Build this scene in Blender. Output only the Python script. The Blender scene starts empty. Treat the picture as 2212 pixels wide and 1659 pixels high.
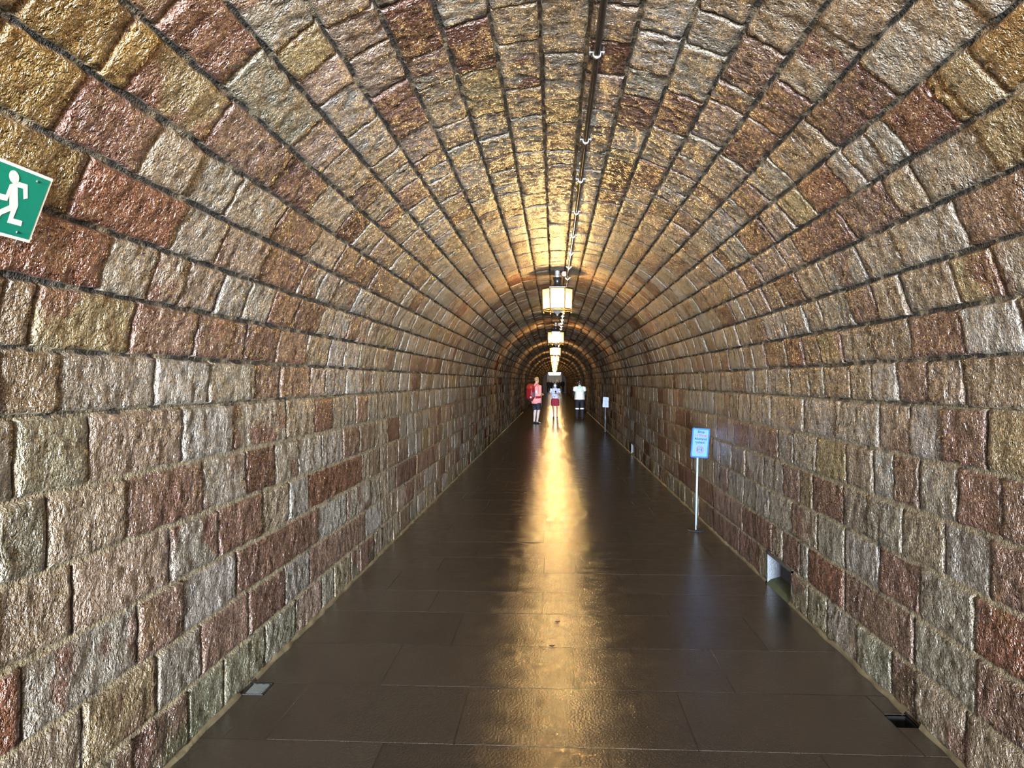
import bpy, bmesh, math, random
import numpy as np
from mathutils import Vector, Matrix, Euler, noise as mnoise

random.seed(11)
RNG = np.random.default_rng(7)
SC = bpy.context.scene
COL = SC.collection
PI = math.pi

# ------------------------------------------------------------------ camera
IMG_W, IMG_H, FPX = 2212, 1659, 1661.0
EYE = Vector((-0.045, 0.0, 1.61))
YAW = math.atan2(91.0, FPX)            # tunnel axis vanishes right of the centre
PITCH = -math.atan2(6.5, FPX)
cd = bpy.data.cameras.new('camera')
cam = bpy.data.objects.new('camera', cd)
COL.objects.link(cam)
cam.location = EYE
cam.rotation_euler = (PI / 2 + PITCH, 0, YAW)
cd.sensor_width = 36.0
cd.lens = 36.0 * FPX / IMG_W
cd.clip_start, cd.clip_end = 0.05, 400
SC.camera = cam
CAM_R = Euler((PI / 2 + PITCH, 0, YAW)).to_matrix()

# ------------------------------------------------------------------ tunnel measures
R = 1.655            # vault radius and half width
SPRING = 1.50        # height where the vault springs
Y_IN, Y_OUT = -13.0, 106.0
N_WALL, N_VAULT = 6, 25
S_WALL, S_VAULT = SPRING, PI * R

# ------------------------------------------------------------------ world, daylight, exposure
w = bpy.data.worlds.new('world')
SC.world = w
w.use_nodes = True
bg = w.node_tree.nodes['Background']
bg.inputs['Color'].default_value = (0.82, 0.91, 1.0, 1)
bg.inputs['Strength'].default_value = 290.0
# added sky gradient, brighter to the right, to light the left wall more
wt = w.node_tree
_g = wt.nodes.new('ShaderNodeNewGeometry'); _s = wt.nodes.new('ShaderNodeSeparateXYZ'); _m = wt.nodes.new('ShaderNodeMapRange')
wt.links.new(_g.outputs['Incoming'], _s.inputs[0]); wt.links.new(_s.outputs[0], _m.inputs[0])
_m.inputs[1].default_value, _m.inputs[2].default_value = 0.18, -0.18
_m.inputs[3].default_value, _m.inputs[4].default_value = 740.0, 1380.0
wt.links.new(_m.outputs[0], bg.inputs['Strength'])
# light portal in the mouth of the tunnel behind the camera (guides the sky light)
ld = bpy.data.lights.new('tunnel_mouth_portal', 'AREA')
ld.shape = 'RECTANGLE'
ld.size, ld.size_y = 2 * R, SPRING + R
ld.cycles.is_portal = True
lo = bpy.data.objects.new('tunnel_mouth_portal', ld)
COL.objects.link(lo)
lo.location = (0, Y_IN - 0.02, (SPRING + R) / 2)
lo.rotation_euler = (PI / 2, 0, 0)      # shines along +Y into the tunnel
vs = SC.view_settings
vs.view_transform = 'Standard'
vs.look = 'None'
vs.exposure = 0.0
vs.gamma = 1.0
vs.use_curve_mapping = False
LAMP_E = 2600.0         # radiance of the lantern bulbs
LAMP_COL = (1.0, 0.63, 0.25)
LAMP_Y = [1.2 + 9.6 * k for k in range(11)]

# ------------------------------------------------------------------ helpers
def px_dir(px, py):
    return CAM_R @ Vector((px - IMG_W / 2, IMG_H / 2 - py, -FPX))

def px_tunnel(px, py):
    """where the ray through a photo pixel meets the tunnel lining: (y, s) with s along the profile"""
    d = px_dir(px, py)
    ox, oz = EYE.x, EYE.z - SPRING
    a = d.x * d.x + d.z * d.z
    b = 2 * (ox * d.x + oz * d.z)
    c = ox * ox + oz * oz - R * R
    t = (-b + math.sqrt(b * b - 4 * a * c)) / (2 * a)
    z = oz + t * d.z
    if z < 0:
        t = ((-R if d.x < 0 else R) - ox) / d.x
        z = EYE.z + t * d.z
        s = z if d.x < 0 else S_WALL + S_VAULT + (SPRING - z)
    else:
        ang = math.atan2(z, -(ox + t * d.x))
        s = S_WALL + ang * R
    return EYE.y + t * d.y, s

def px_floor(px, py):
    d = px_dir(px, py)
    t = -EYE.z / d.z
    return EYE.x + t * d.x, EYE.y + t * d.y

def profile(s, d):
    """profile point (x, z) at arc length s, moved d towards the inside"""
    s = np.asarray(s, float)
    ang = np.clip((s - S_WALL) / R, 0, PI)
    x = -(R - d) * np.cos(ang)
    z = SPRING + (R - d) * np.sin(ang)
    z = np.where(s < S_WALL, s, z)
    z = np.where(s > S_WALL + S_VAULT, S_WALL + S_VAULT + SPRING - s, z)
    return x, z

_P = RNG.random((64, 64))
def vnoise(x, y):
    x = np.asarray(x, float); y = np.asarray(y, float)
    xi = np.floor(x).astype(int); yi = np.floor(y).astype(int)
    fx = x - xi; fy = y - yi
    fx = fx * fx * (3 - 2 * fx); fy = fy * fy * (3 - 2 * fy)
    a = _P[xi % 64, yi % 64]; b = _P[(xi + 1) % 64, yi % 64]
    c = _P[xi % 64, (yi + 1) % 64]; d = _P[(xi + 1) % 64, (yi + 1) % 64]
    return (a * (1 - fx) + b * fx) * (1 - fy) + (c * (1 - fx) + d * fx) * fy - 0.5

def link(o, parent=None):
    COL.objects.link(o)
    if parent:
        o.parent = parent
    return o

def tag(o, label=None, cat=None, group=None, kind=None):
    if label: o['label'] = label
    if cat: o['category'] = cat
    if group: o['group'] = group
    if kind: o['kind'] = kind
    return o

def empty(name, loc=(0, 0, 0), rz=0.0):
    o = bpy.data.objects.new(name, None)
    o.empty_display_size = 0.1
    o.location = loc
    o.rotation_euler = (0, 0, rz)
    return link(o)

def obj(name, bm, mat, parent=None, smooth=False, loc=None):
    me = bpy.data.meshes.new(name)
    bmesh.ops.recalc_face_normals(bm, faces=bm.faces)
    bm.to_mesh(me); bm.free()
    if mat: me.materials.append(mat)
    if smooth:
        me.polygons.foreach_set('use_smooth', [True] * len(me.polygons))
    o = bpy.data.objects.new(name, me)
    if loc: o.location = loc
    return link(o, parent)

def copy_tree(o, parent=None):
    c = o.copy(); COL.objects.link(c)
    if parent: c.parent = parent
    for ch in list(o.children):
        copy_tree(ch, c)
    return c

def add_box(bm, c, size, rot=None):
    m = Matrix.Translation(c)
    if rot is not None: m = m @ rot.to_4x4()
    m = m @ Matrix.Diagonal((size[0], size[1], size[2], 1))
    bmesh.ops.create_cube(bm, size=1, matrix=m)

def add_cyl(bm, p0, p1, r0, r1=None, n=16):
    p0, p1 = Vector(p0), Vector(p1)
    r1 = r0 if r1 is None else r1
    d = p1 - p0
    q = d.to_track_quat('Z', 'Y').to_matrix().to_4x4()
    bmesh.ops.create_cone(bm, cap_ends=True, segments=n, radius1=max(r0, 1e-5), radius2=max(r1, 1e-5), depth=d.length,
                          matrix=Matrix.Translation((p0 + p1) / 2) @ q)

def add_sphere(bm, c, r, scale=(1, 1, 1), n=16, rot=None):
    m = Matrix.Translation(c)
    if rot is not None: m = m @ rot.to_4x4()
    m = m @ Matrix.Diagonal((scale[0], scale[1], scale[2], 1))
    bmesh.ops.create_uvsphere(bm, u_segments=n, v_segments=max(6, n * 2 // 3), radius=r, matrix=m)

def add_tube(bm, pts, r, n=10):
    pts = [Vector(p) for p in pts]
    rings = []
    for i, p in enumerate(pts):
        t = (pts[min(i + 1, len(pts) - 1)] - pts[max(i - 1, 0)]).normalized()
        ref = Vector((0, 0, 1)) if abs(t.z) < 0.9 else Vector((1, 0, 0))
        a = t.cross(ref).normalized(); b = t.cross(a)
        rings.append([bm.verts.new(p + a * (r * math.cos(2 * PI * k / n)) + b * (r * math.sin(2 * PI * k / n))) for k in range(n)])
    for r0, r1 in zip(rings, rings[1:]):
        for k in range(n):
            bm.faces.new((r0[k], r0[(k + 1) % n], r1[(k + 1) % n], r1[k]))
    bm.faces.new(rings[0][::-1]); bm.faces.new(rings[-1])

# ------------------------------------------------------------------ materials
def new_mat(name):
    m = bpy.data.materials.new(name); m.use_nodes = True
    nt = m.node_tree
    return m, nt, nt.nodes['Principled BSDF'], nt.nodes['Material Output']

def N(nt, typ, **kw):
    n = nt.nodes.new(typ)
    for k, v in kw.items():
        if k.startswith('i_'):
            n.inputs[k[2:].replace('_', ' ')].default_value = v
        else:
            setattr(n, k, v)
    return n

def math_node(nt, op, a, b=None, clamp=False):
    n = nt.nodes.new('ShaderNodeMath'); n.operation = op; n.use_clamp = clamp
    for i, v in enumerate((a, b)):
        if v is None: continue
        if isinstance(v, (int, float)): n.inputs[i].default_value = v
        else: nt.links.new(v, n.inputs[i])
    return n.outputs[0]

def mix_col(nt, fac, a, b, blend='MIX'):
    n = nt.nodes.new('ShaderNodeMix'); n.data_type = 'RGBA'; n.blend_type = blend
    for idx, v in ((0, fac), (6, a), (7, b)):
        if isinstance(v, (int, float)): n.inputs[idx].default_value = v
        elif isinstance(v, tuple): n.inputs[idx].default_value = (*v, 1) if len(v) == 3 else v
        else: nt.links.new(v, n.inputs[idx])
    return n.outputs[2]

def ramp(nt, fac, lo, hi, a=0.0, b=1.0):
    n = nt.nodes.new('ShaderNodeMapRange'); n.clamp = True
    nt.links.new(fac, n.inputs[0])
    for i, v in enumerate((lo, hi, a, b)): n.inputs[i + 1].default_value = v
    return n.outputs[0]

def noise_tex(nt, vec, scale, detail=2.0, rough=0.5, dist=0.0):
    n = N(nt, 'ShaderNodeTexNoise')
    n.inputs['Scale'].default_value = scale; n.inputs['Detail'].default_value = detail
    n.inputs['Roughness'].default_value = rough; n.inputs['Distortion'].default_value = dist
    if vec is not None: nt.links.new(vec, n.inputs['Vector'])
    return n.outputs[0]

def simple(name, col, rough=0.5, metal=0.0, var=0.12, scale=20.0, bump=0.0, spec=0.5, sheen=0.0):
    m, nt, p, out = new_mat(name)
    tc = N(nt, 'ShaderNodeTexCoord').outputs['Object']
    f = noise_tex(nt, tc, scale, 3.0)
    lo_ = tuple(c * (1 - var) for c in col); hi_ = tuple(min(1, c * (1 + var)) for c in col)
    nt.links.new(mix_col(nt, f, lo_, hi_), p.inputs['Base Color'])
    p.inputs['Roughness'].default_value = rough
    p.inputs['Metallic'].default_value = metal
    p.inputs['Specular IOR Level'].default_value = spec
    if sheen: p.inputs['Sheen Weight'].default_value = sheen
    if bump:
        b = N(nt, 'ShaderNodeBump'); b.inputs['Strength'].default_value = bump; b.inputs['Distance'].default_value = 0.005
        nt.links.new(noise_tex(nt, tc, scale * 3, 3.0), b.inputs['Height'])
        nt.links.new(b.outputs[0], p.inputs['Normal'])
    return m

def make_stone_mat():
    m, nt, p, out = new_mat('wet_sandstone')
    tc = N(nt, 'ShaderNodeTexCoord').outputs['Object']
    ca = N(nt, 'ShaderNodeAttribute', attribute_name='stone_colour').outputs['Color']
    ma = N(nt, 'ShaderNodeAttribute', attribute_name='mortar').outputs['Fac']
    ra = N(nt, 'ShaderNodeAttribute', attribute_name='blotch').outputs['Fac']
    n1 = noise_tex(nt, tc, 7.0, 3.0, 0.6)
    n2 = noise_tex(nt, tc, 70.0, 2.0, 0.6)
    n3 = noise_tex(nt, tc, 3.2, 4.0, 0.55)
    c = mix_col(nt, 1.0, ca, mix_col(nt, n1, (0.62, 0.62, 0.62), (1.4, 1.36, 1.3)), 'MULTIPLY')
    c = mix_col(nt, 1.0, c, mix_col(nt, ramp(nt, n2, 0.3, 0.7), (0.7, 0.68, 0.65), (1.3, 1.32, 1.35)), 'MULTIPLY')
    bl = math_node(nt, 'MULTIPLY', ramp(nt, n3, 0.52, 0.60), ra)
    c = mix_col(nt, bl, c, (0.082, 0.036, 0.024))
    # rusty ochre seeping stains
    st = ramp(nt, noise_tex(nt, tc, 1.6, 3.0, 0.6), 0.60, 0.72, 0.0, 0.55)
    c = mix_col(nt, st, c, (0.12, 0.068, 0.018))
    # green algae film in patches low on the wall
    sep = N(nt, 'ShaderNodeSeparateXYZ'); nt.links.new(tc, sep.inputs[0])
    al = math_node(nt, 'MULTIPLY', ramp(nt, sep.outputs[2], 0.05, 0.30, 1.0, 0.0), ramp(nt, noise_tex(nt, tc, 2.6, 3.0), 0.50, 0.66, 0.0, 0.7))
    c = mix_col(nt, al, c, (0.030, 0.040, 0.016))
    # lime mortar, stained dark in runs
    lift = ramp(nt, sep.outputs[2], 1.3, 1.9, 0.13, -0.06)      # pointing is dirtier overhead
    md = ramp(nt, math_node(nt, 'ADD', noise_tex(nt, tc, 9.0, 3.0, 0.65), lift), 0.44, 0.58)
    mc = mix_col(nt, md, (0.028, 0.023, 0.016), (0.185, 0.145, 0.088))
    mc = mix_col(nt, ra, mc, (0.022, 0.014, 0.008))      # the cross joints are raked out and dark
    c = mix_col(nt, ma, c, mc)
    nt.links.new(c, p.inputs['Base Color'])
    r = math_node(nt, 'ADD', ramp(nt, n2, 0.3, 0.7, 0.19, 0.33), math_node(nt, 'MULTIPLY', ma, 0.45))
    # gloss lowered with depth to cut the grazing lamp glow between lantern rings
    gloss_fade = ramp(nt, sep.outputs[1], 5.5, 10.5)
    nt.links.new(math_node(nt, 'ADD', r, math_node(nt, 'MULTIPLY', gloss_fade, 0.30)), p.inputs['Roughness'])
    nt.links.new(math_node(nt, 'MULTIPLY', math_node(nt, 'MULTIPLY', ramp(nt, gloss_fade, 0.0, 1.0, 1.0, 0.25), ramp(nt, sep.outputs[1], 10.5, 17.0, 1.0, 0.0)), ramp(nt, ma, 0.0, 1.0, 1.0, 0.25)), p.inputs['Specular IOR Level'])
    h1 = noise_tex(nt, tc, 46.0, 3.0, 0.6, 0.5)
    h2 = noise_tex(nt, tc, 120.0, 2.0, 0.6)
    h = math_node(nt, 'ADD', math_node(nt, 'MULTIPLY', h1, 1.0), math_node(nt, 'MULTIPLY', h2, 0.36))
    b = N(nt, 'ShaderNodeBump'); b.inputs['Strength'].default_value = 1.0; b.inputs['Distance'].default_value = 0.030
    nt.links.new(h, b.inputs['Height'])
    nt.links.new(b.outputs[0], p.inputs['Normal'])
    return m

def make_floor_mat():
    m, nt, p, out = new_mat('wet_granite_floor')
    tc = N(nt, 'ShaderNodeTexCoord').outputs['Object']
    ca = N(nt, 'ShaderNodeAttribute', attribute_name='stone_colour').outputs['Color']
    ma = N(nt, 'ShaderNodeAttribute', attribute_name='mortar').outputs['Fac']
    n2 = noise_tex(nt, tc, 120.0, 2.0, 0.7)
    n1 = noise_tex(nt, tc, 3.0, 4.0, 0.6)
    c = mix_col(nt, 1.0, ca, mix_col(nt, ramp(nt, n2, 0.33, 0.67), (0.35, 0.35, 0.35), (1.9, 1.85, 1.8)), 'MULTIPLY')
    c = mix_col(nt, 1.0, c, mix_col(nt, n1, (0.7, 0.7, 0.7), (1.3, 1.3, 1.3)), 'MULTIPLY')
    c = mix_col(nt, ma, c, (0.012, 0.009, 0.006))
    nt.links.new(c, p.inputs['Base Color'])
    # water film: smoother in standing patches, rougher on the crown of the path
    wet = noise_tex(nt, tc, 7.0, 6.0, 0.68)
    nt.links.new(ramp(nt, wet, 0.44, 0.58, 0.09, 0.23), p.inputs['Roughness'])
    p.inputs['Specular IOR Level'].default_value = 0.5
    b = N(nt, 'ShaderNodeBump'); b.inputs['Strength'].default_value = 0.8; b.inputs['Distance'].default_value = 0.0028
    h = math_node(nt, 'ADD', noise_tex(nt, tc, 75.0, 3.0, 0.6), math_node(nt, 'MULTIPLY', noise_tex(nt, tc, 14.0, 4.0, 0.65), 0.5))
    nt.links.new(h, b.inputs['Height'])
    nt.links.new(b.outputs[0], p.inputs['Normal'])
    return m

M_STONE = make_stone_mat()
M_FLOOR = make_floor_mat()

# ------------------------------------------------------------------ stone lining
PAL = {
 'b': (0.160, 0.124, 0.088), 'g': (0.158, 0.136, 0.108), 'p': (0.165, 0.119, 0.091), 'o': (0.140, 0.105, 0.055),
 'n': (0.115, 0.080, 0.052), 'v': (0.125, 0.112, 0.078), 's': (0.180, 0.160, 0.140),
 'y': (0.135, 0.086, 0.028),  # deep ochre: the lantern's gold light put into the colour of corner stones
 'r': (0.102, 0.052, 0.037), 'R': (0.108, 0.042, 0.024), 'd': (0.075, 0.031, 0.019), 'm': (0.130, 0.078, 0.056),
}
BG_KEYS = ['b'] * 9 + ['g'] * 10 + ['p'] * 4 + ['o'] * 1 + ['n'] * 2 + ['s'] * 4 + ['r'] * 1 + ['m'] * 2 + ['d'] * 1
# individual stones read off the photograph: middle of one end, middle of the other end, colour
STONES = """
520 125 395 -5 r|150 230 320 332 r|170 405 378 508 R|-30 515 225 578 R|600 480 680 522 r|748 476 782 502 d
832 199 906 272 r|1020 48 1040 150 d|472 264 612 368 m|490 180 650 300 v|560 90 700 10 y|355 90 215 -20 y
580 668 640 682 r|640 682 693 695 r|770 575 812 595 r|812 595 852 615 m|378 508 470 548 g|470 548 560 590 p
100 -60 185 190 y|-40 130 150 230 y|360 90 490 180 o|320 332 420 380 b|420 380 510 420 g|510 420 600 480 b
225 578 330 610 g|330 610 395 632 b|395 632 470 655 p|470 655 530 668 s|530 668 580 680 g
70 700 285 720 o|285 720 420 735 m|420 735 530 745 m|530 745 600 752 r|0 690 70 700 n
0 838 130 845 n|130 845 335 838 g|335 838 450 835 s|450 835 550 830 g|550 830 605 828 m
30 1010 195 985 v|195 985 395 948 p|395 948 505 930 s|505 930 620 900 g|620 900 682 898 b|682 898 718 892 d|718 892 770 885 g
105 1180 275 1120 b|275 1120 440 1070 m|440 1070 533 1036 g|533 1036 596 1018 d|596 1018 645 1003 g|645 1003 695 985 s
-10 1210 105 1180 v|160 1300 370 1215 p|370 1215 471 1165 g|471 1165 568 1122 r|568 1122 625 1098 b|625 1098 668 1078 s|668 1078 782 1030 R
-10 1400 160 1318 b|50 1560 300 1410 g|300 1410 398 1350 m|398 1350 513 1262 s|513 1250 687 1150 r|687 1150 750 1110 s|750 1110 800 1080 g
-20 1545 50 1515 R|180 1555 340 1440 o|340 1440 436 1380 g|436 1413 538 1340 m|538 1330 616 1284 r|616 1270 671 1230 s|671 1228 791 1152 m
290 1600 408 1510 r|408 1530 485 1475 v|485 1475 575 1400 v|575 1400 640 1340 g
856 1035 898 1016 r|900 1010 940 985 m
1335 93 1321 165 d|1395 214 1375 278 r|1496 216 1460 292 r|1354 351 1334 416 d|1425 359 1398 412 r|1738 211 1665 286 r|1665 286 1594 359 r
1917 190 1788 307 r|2080 231 1949 312 R|1827 409 1752 448 R|1840 502 1727 547 r|1671 513 1614 542 r|1735 635 1688 649 r
2086 748 1972 763 r|1546 421 1525 441 m|1396 530 1365 570 r|1390 575 1412 545 m|1480 568 1452 590 m|1600 600 1640 590 m
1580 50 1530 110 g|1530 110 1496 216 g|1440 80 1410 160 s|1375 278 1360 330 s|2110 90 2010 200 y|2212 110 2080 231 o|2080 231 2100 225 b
1754 1076 1819 1100 r|2032 965 2130 990 m|1460 905 1481 912 r|1617 940 1680 970 m|1422 960 1440 970 r
1478 1042 1540 1086 r|1540 1086 1605 1130 m|1510 1106 1541 1130 r|1541 1146 1596 1176 r|1597 1180 1638 1206 r|1632 1140 1667 1166 r|1690 1195 1726 1218 r
1745 1240 1822 1288 R|1822 1290 1972 1392 m|1898 1235 1986 1290 r|2105 1345 2230 1425 R
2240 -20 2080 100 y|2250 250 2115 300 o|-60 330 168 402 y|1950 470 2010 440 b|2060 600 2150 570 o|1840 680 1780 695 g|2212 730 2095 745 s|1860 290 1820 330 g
""".replace('\n', '|')

def course_bounds():
    b = [SPRING * k / N_WALL for k in range(N_WALL + 1)]
    b += [S_WALL + S_VAULT * k / N_VAULT for k in range(1, N_VAULT + 1)]
    b += [S_WALL + S_VAULT + SPRING * k / N_WALL for k in range(1, N_WALL + 1)]
    return b
SB = course_bounds()
NC = len(SB) - 1

# openings left in the lining: right wall niches (course from the top, y from, y to)
NICHES = [(NC - 1, 5.62, 6.22), (NC - 1, 16.45, 17.05)]

def layout():
    fixed = {c: [] for c in range(NC)}
    for t in STONES.split('|'):
        t = t.split()
        if len(t) != 5: continue
        x1, y1, x2, y2 = map(float, t[:4])
        ym, sm = px_tunnel((x1 + x2) / 2, (y1 + y2) / 2)
        ya, _ = px_tunnel(x1, y1); yb, _ = px_tunnel(x2, y2)
        c = max(i for i in range(NC) if SB[i] <= sm)
        fixed[c].append((min(ya, yb), max(ya, yb), t[4]))
    for c, a, b in NICHES:
        fixed[c] = [f for f in fixed[c] if f[1] < a + 0.1 or f[0] > b - 0.1]
        fixed[c].append((a, b, '#'))
    rows = []
    for c in range(NC):
        rnd = random.Random(100 + c)
        out = []
        def fill(a, b):
            L = b - a
            n = max(1, round(L / 0.44)) if L < 1.2 else max(1, round(L / rnd.uniform(0.40, 0.46)))
            ws = [rnd.uniform(0.6, 1.45) for _ in range(n)]
            k = L / sum(ws)
            y = a
            for wd in ws:
                out.append([y, y + wd * k, rnd.choice(BG_KEYS)])
                y += wd * k
        y = Y_IN
        for a, b, k in sorted(fixed[c], key=lambda f: (f[0])):
            if k != '#': a = max(a, y)
            elif a < y and out: out[-1][1] = a; y = a
            if b - a < 0.08: continue
            if a - y > 0.14: fill(y, a)
            elif a - y > 0 and out: out[-1][1] = a
            elif a - y > 0: fill(y, a)
            out.append([a, b, k]); y = b
        fill(y, Y_OUT)
        rows.append(out)
    return rows
ROWS = layout()

def axis_coords(a, b, m, bev, step):
    """ring, ring, ring, inside..., ring, ring, ring"""
    i0, i1 = a + m + bev, b - m - bev
    n = max(1, int(round((i1 - i0) / step)))
    return np.concatenate(([a, a + m], np.linspace(i0, i1, n + 1), [b - m, b]))

class Patch:
    def __init__(s): s.v, s.f, s.c, s.m, s.b, s.n = [], [], [], [], [], 0
    def add(s, co, nu, nv, col, mort, blotch):
        k = nu * nv
        s.v.append(co); s.c.append(np.tile(np.array([*col, 1.0]), (k, 1))); s.m.append(mort); s.b.append(np.full(k, blotch) if np.isscalar(blotch) else blotch)
        i = np.arange(nu - 1)[:, None] * nv + np.arange(nv - 1)[None, :]
        i = i.ravel() + s.n
        s.f.append(np.stack([i, i + 1, i + nv + 1, i + nv], 1)); s.n += k
    def build(s, name, mat, flip=False, extra=None):
        v = np.concatenate(s.v); f = np.concatenate(s.f)
        if flip: f = f[:, ::-1]
        me = bpy.data.meshes.new(name)
        me.vertices.add(len(v)); me.vertices.foreach_set('co', v.ravel())
        me.loops.add(f.size); me.loops.foreach_set('vertex_index', f.ravel().astype(np.int32))
        me.polygons.add(len(f)); me.polygons.foreach_set('loop_start', np.arange(0, f.size, 4, dtype=np.int32))
        me.polygons.foreach_set('use_smooth', np.ones(len(f), bool))
        me.update(calc_edges=True)
        a = me.attributes.new('stone_colour', 'FLOAT_COLOR', 'POINT'); a.data.foreach_set('color', np.concatenate(s.c).ravel())
        a = me.attributes.new('mortar', 'FLOAT', 'POINT'); a.data.foreach_set('value', np.concatenate(s.m))
        a = me.attributes.new('blotch', 'FLOAT', 'POINT'); a.data.foreach_set('value', np.concatenate(s.b))
        me.materials.append(mat)
        o = bpy.data.objects.new(name, me)
        return link(o)

def step_at(y):
    if y < 0.3: return 0.10
    if y < 7.5: return 0.020
    if y < 16: return 0.034
    if y < 40: return 0.065
    return 0.15

def build_lining():
    acc = {'wall_left': Patch(), 'ceiling': Patch(), 'wall_right': Patch()}
    for c, row in enumerate(ROWS):
        s0, s1 = SB[c], SB[c + 1]
        wall = c < N_WALL or c >= N_WALL + N_VAULT
        name = 'wall_left' if c < N_WALL else ('wall_right' if wall else 'ceiling')
        dm = 0.010 if wall else 0.019
        rnd = random.Random(900 + c)
        for a, b, key in row:
            if key == '#': continue
            st = step_at((a + b) / 2)
            mv = min((0.0088 if wall else 0.0068) + rnd.uniform(-0.002, 0.003), (s1 - s0) / 4)
            mu = min(0.0055 + rnd.uniform(-0.002, 0.003), (b - a) / 5)
            U = axis_coords(a, b, mu, 0.005, st); V = axis_coords(s0, s1, mv, 0.006, st)
            nu, nv = len(U), len(V)
            iu = np.minimum(np.arange(nu), nu - 1 - np.arange(nu)); iv = np.minimum(np.arange(nv), nv - 1 - np.arange(nv))
            ring = np.minimum(iu[:, None], iv[None, :]).astype(float)
            uu, vv = np.meshgrid(U, V, indexing='ij')
            # ragged arrises
            j = 0.010 if st < 0.1 else 0.004
            wob = ((ring > 0) & (ring < 3)).astype(float)
            u2 = uu + wob * j * 0.8 * vnoise(uu * 19 + 5 * c, vv * 19); v2 = vv + wob * j * vnoise(uu * 17, vv * 17 + 9 * c)
            proud = rnd.uniform(-0.004, 0.004)
            tu, tv = rnd.uniform(-1, 1) * 0.0035, rnd.uniform(-1, 1) * 0.0035
            cu, cv = (uu - (a + b) / 2) / max(b - a, .1) * 2, (vv - (s0 + s1) / 2) / (s1 - s0) * 2
            h = proud + tu * cu + tv * cv + 0.006 * vnoise(uu * 9 + 3 * c, vv * 9) + 0.007 * vnoise(uu * 23, vv * 20 + c) + 0.009 * vnoise(uu * 49, vv * 42 + c)
            h = np.where(ring >= 2, h - np.where(ring == 2, 0.002, 0), -dm + 0.004 * vnoise(uu * 40, vv * 40))
            x, z = profile(v2, h)
            # on the plane walls push sideways
            if wall:
                x = -(R - h) if c < N_WALL else R - h
                z = v2 if c < N_WALL else S_WALL + S_VAULT + SPRING - v2
                z = np.maximum(z, -0.01)
            co = np.stack([x.ravel(), u2.ravel(), z.ravel()], 1)
            col = np.array(PAL[key])
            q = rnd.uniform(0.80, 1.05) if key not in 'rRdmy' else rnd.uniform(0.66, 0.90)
            col = np.clip(col * q * np.array([rnd.uniform(.97, 1.03), 1, rnd.uniform(.95, 1.04)]), 0, 1)
            if c in (0, NC - 1) and key not in 'rRd' and rnd.random() < 0.6:
                col = col * 0.8 + np.array((0.008, 0.014, 0.004))
            bl = rnd.choice([0, 0, 0, 0, 0, 0.7, 0.9]) if key in 'bgponm' else 0
            mort = (ring < 2).astype(float).ravel()
            acc[name].add(co, nu, nv, col, mort, np.where(mort > 0.5, ((iu[:, None] < iv[None, :]) & (iu[:, None] < 2)).ravel() * 1.0, bl))
    for n, p in acc.items():
        o = p.build(n, M_STONE)
        tag(o, kind='structure')
build_lining()

# ------------------------------------------------------------------ floor slabs
PITS = [(-1.650, -1.535, 3.86, 4.015), (1.545, 1.650, 3.66, 3.80)]     # x0, x1, y0, y1 of the two drain openings

def build_floor():
    p = Patch()
    ys = [Y_IN]
    while ys[-1] < 2.7: ys.append(ys[-1] + 0.61)
    ys[-1] = 2.78
    ys += [3.38, 4.02, 4.65, 5.31, 5.85, 6.44, 6.98, 7.66, 8.25, 8.74]
    while ys[-1] < Y_OUT: ys.append(ys[-1] + random.Random(int(ys[-1] * 10)).uniform(0.5, 0.66))
    ys[-1] = Y_OUT
    known = {3.38: [-1.34, -.49, .585], 4.02: [-.965, .065, .89], 4.65: [-.67, .32, 1.235], 5.31: [-.925, -.13, .75], 2.78: [-.8, .2, 1.1]}
    E = R + 0.02
    for y0, y1 in zip(ys, ys[1:]):
        rnd = random.Random(int(y0 * 100))
        js = known.get(y0)
        if js is None:
            js = []; x = -E + rnd.uniform(0.3, 1.0)
            while x < E - 0.25:
                js.append(x); x += rnd.uniform(0.75, 1.1)
        xs = [-E] + js + [E]
        for x0, x1 in zip(xs, xs[1:]):
            rects = [(x0, x1, y0, y1)]
            for (a0, a1, b0, b1) in PITS:
                nr = []
                for (q0, q1, r0, r1) in rects:
                    if a1 <= q0 or a0 >= q1 or b1 <= r0 or b0 >= r1: nr.append((q0, q1, r0, r1)); continue
                    if a0 > q0: nr.append((q0, a0, r0, r1))
                    if a1 < q1: nr.append((a1, q1, r0, r1))
                    m0, m1 = max(q0, a0), min(q1, a1)
                    if b0 > r0: nr.append((m0, m1, r0, b0))
                    if b1 < r1: nr.append((m0, m1, b1, r1))
                rects = nr
            t = rnd.uniform(0.8, 1.2)
            base = np.array((0.020, 0.0162, 0.0125)) * t
            dz = rnd.uniform(-0.0005, 0.0005)
            for (q0, q1, r0, r1) in rects:
                if q1 - q0 < 0.012 or r1 - r0 < 0.012: continue
                st = 0.08 if y0 < 9 else 0.5
                U = axis_coords(r0, r1, 0.0022, 0.0016, st); V = axis_coords(q0, q1, 0.0022, 0.0016, st)
                nu, nv = len(U), len(V)
                iu = np.minimum(np.arange(nu), nu - 1 - np.arange(nu)); iv = np.minimum(np.arange(nv), nv - 1 - np.arange(nv))
                ring = np.minimum(iu[:, None], iv[None, :])
                uu, vv = np.meshgrid(U, V, indexing='ij')
                z = np.where(ring >= 2, dz + 0.0012 * vnoise(uu * 3, vv * 3), -0.0016)
                co = np.stack([vv.ravel(), uu.ravel(), z.ravel()], 1)
                p.add(co, nu, nv, base, (ring < 2).astype(float).ravel(), 0)
    o = p.build('floor', M_FLOOR, flip=True)
    o.data.polygons.foreach_set('use_smooth', [False] * len(o.data.polygons))
    tag(o, kind='structure')
build_floor()

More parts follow.
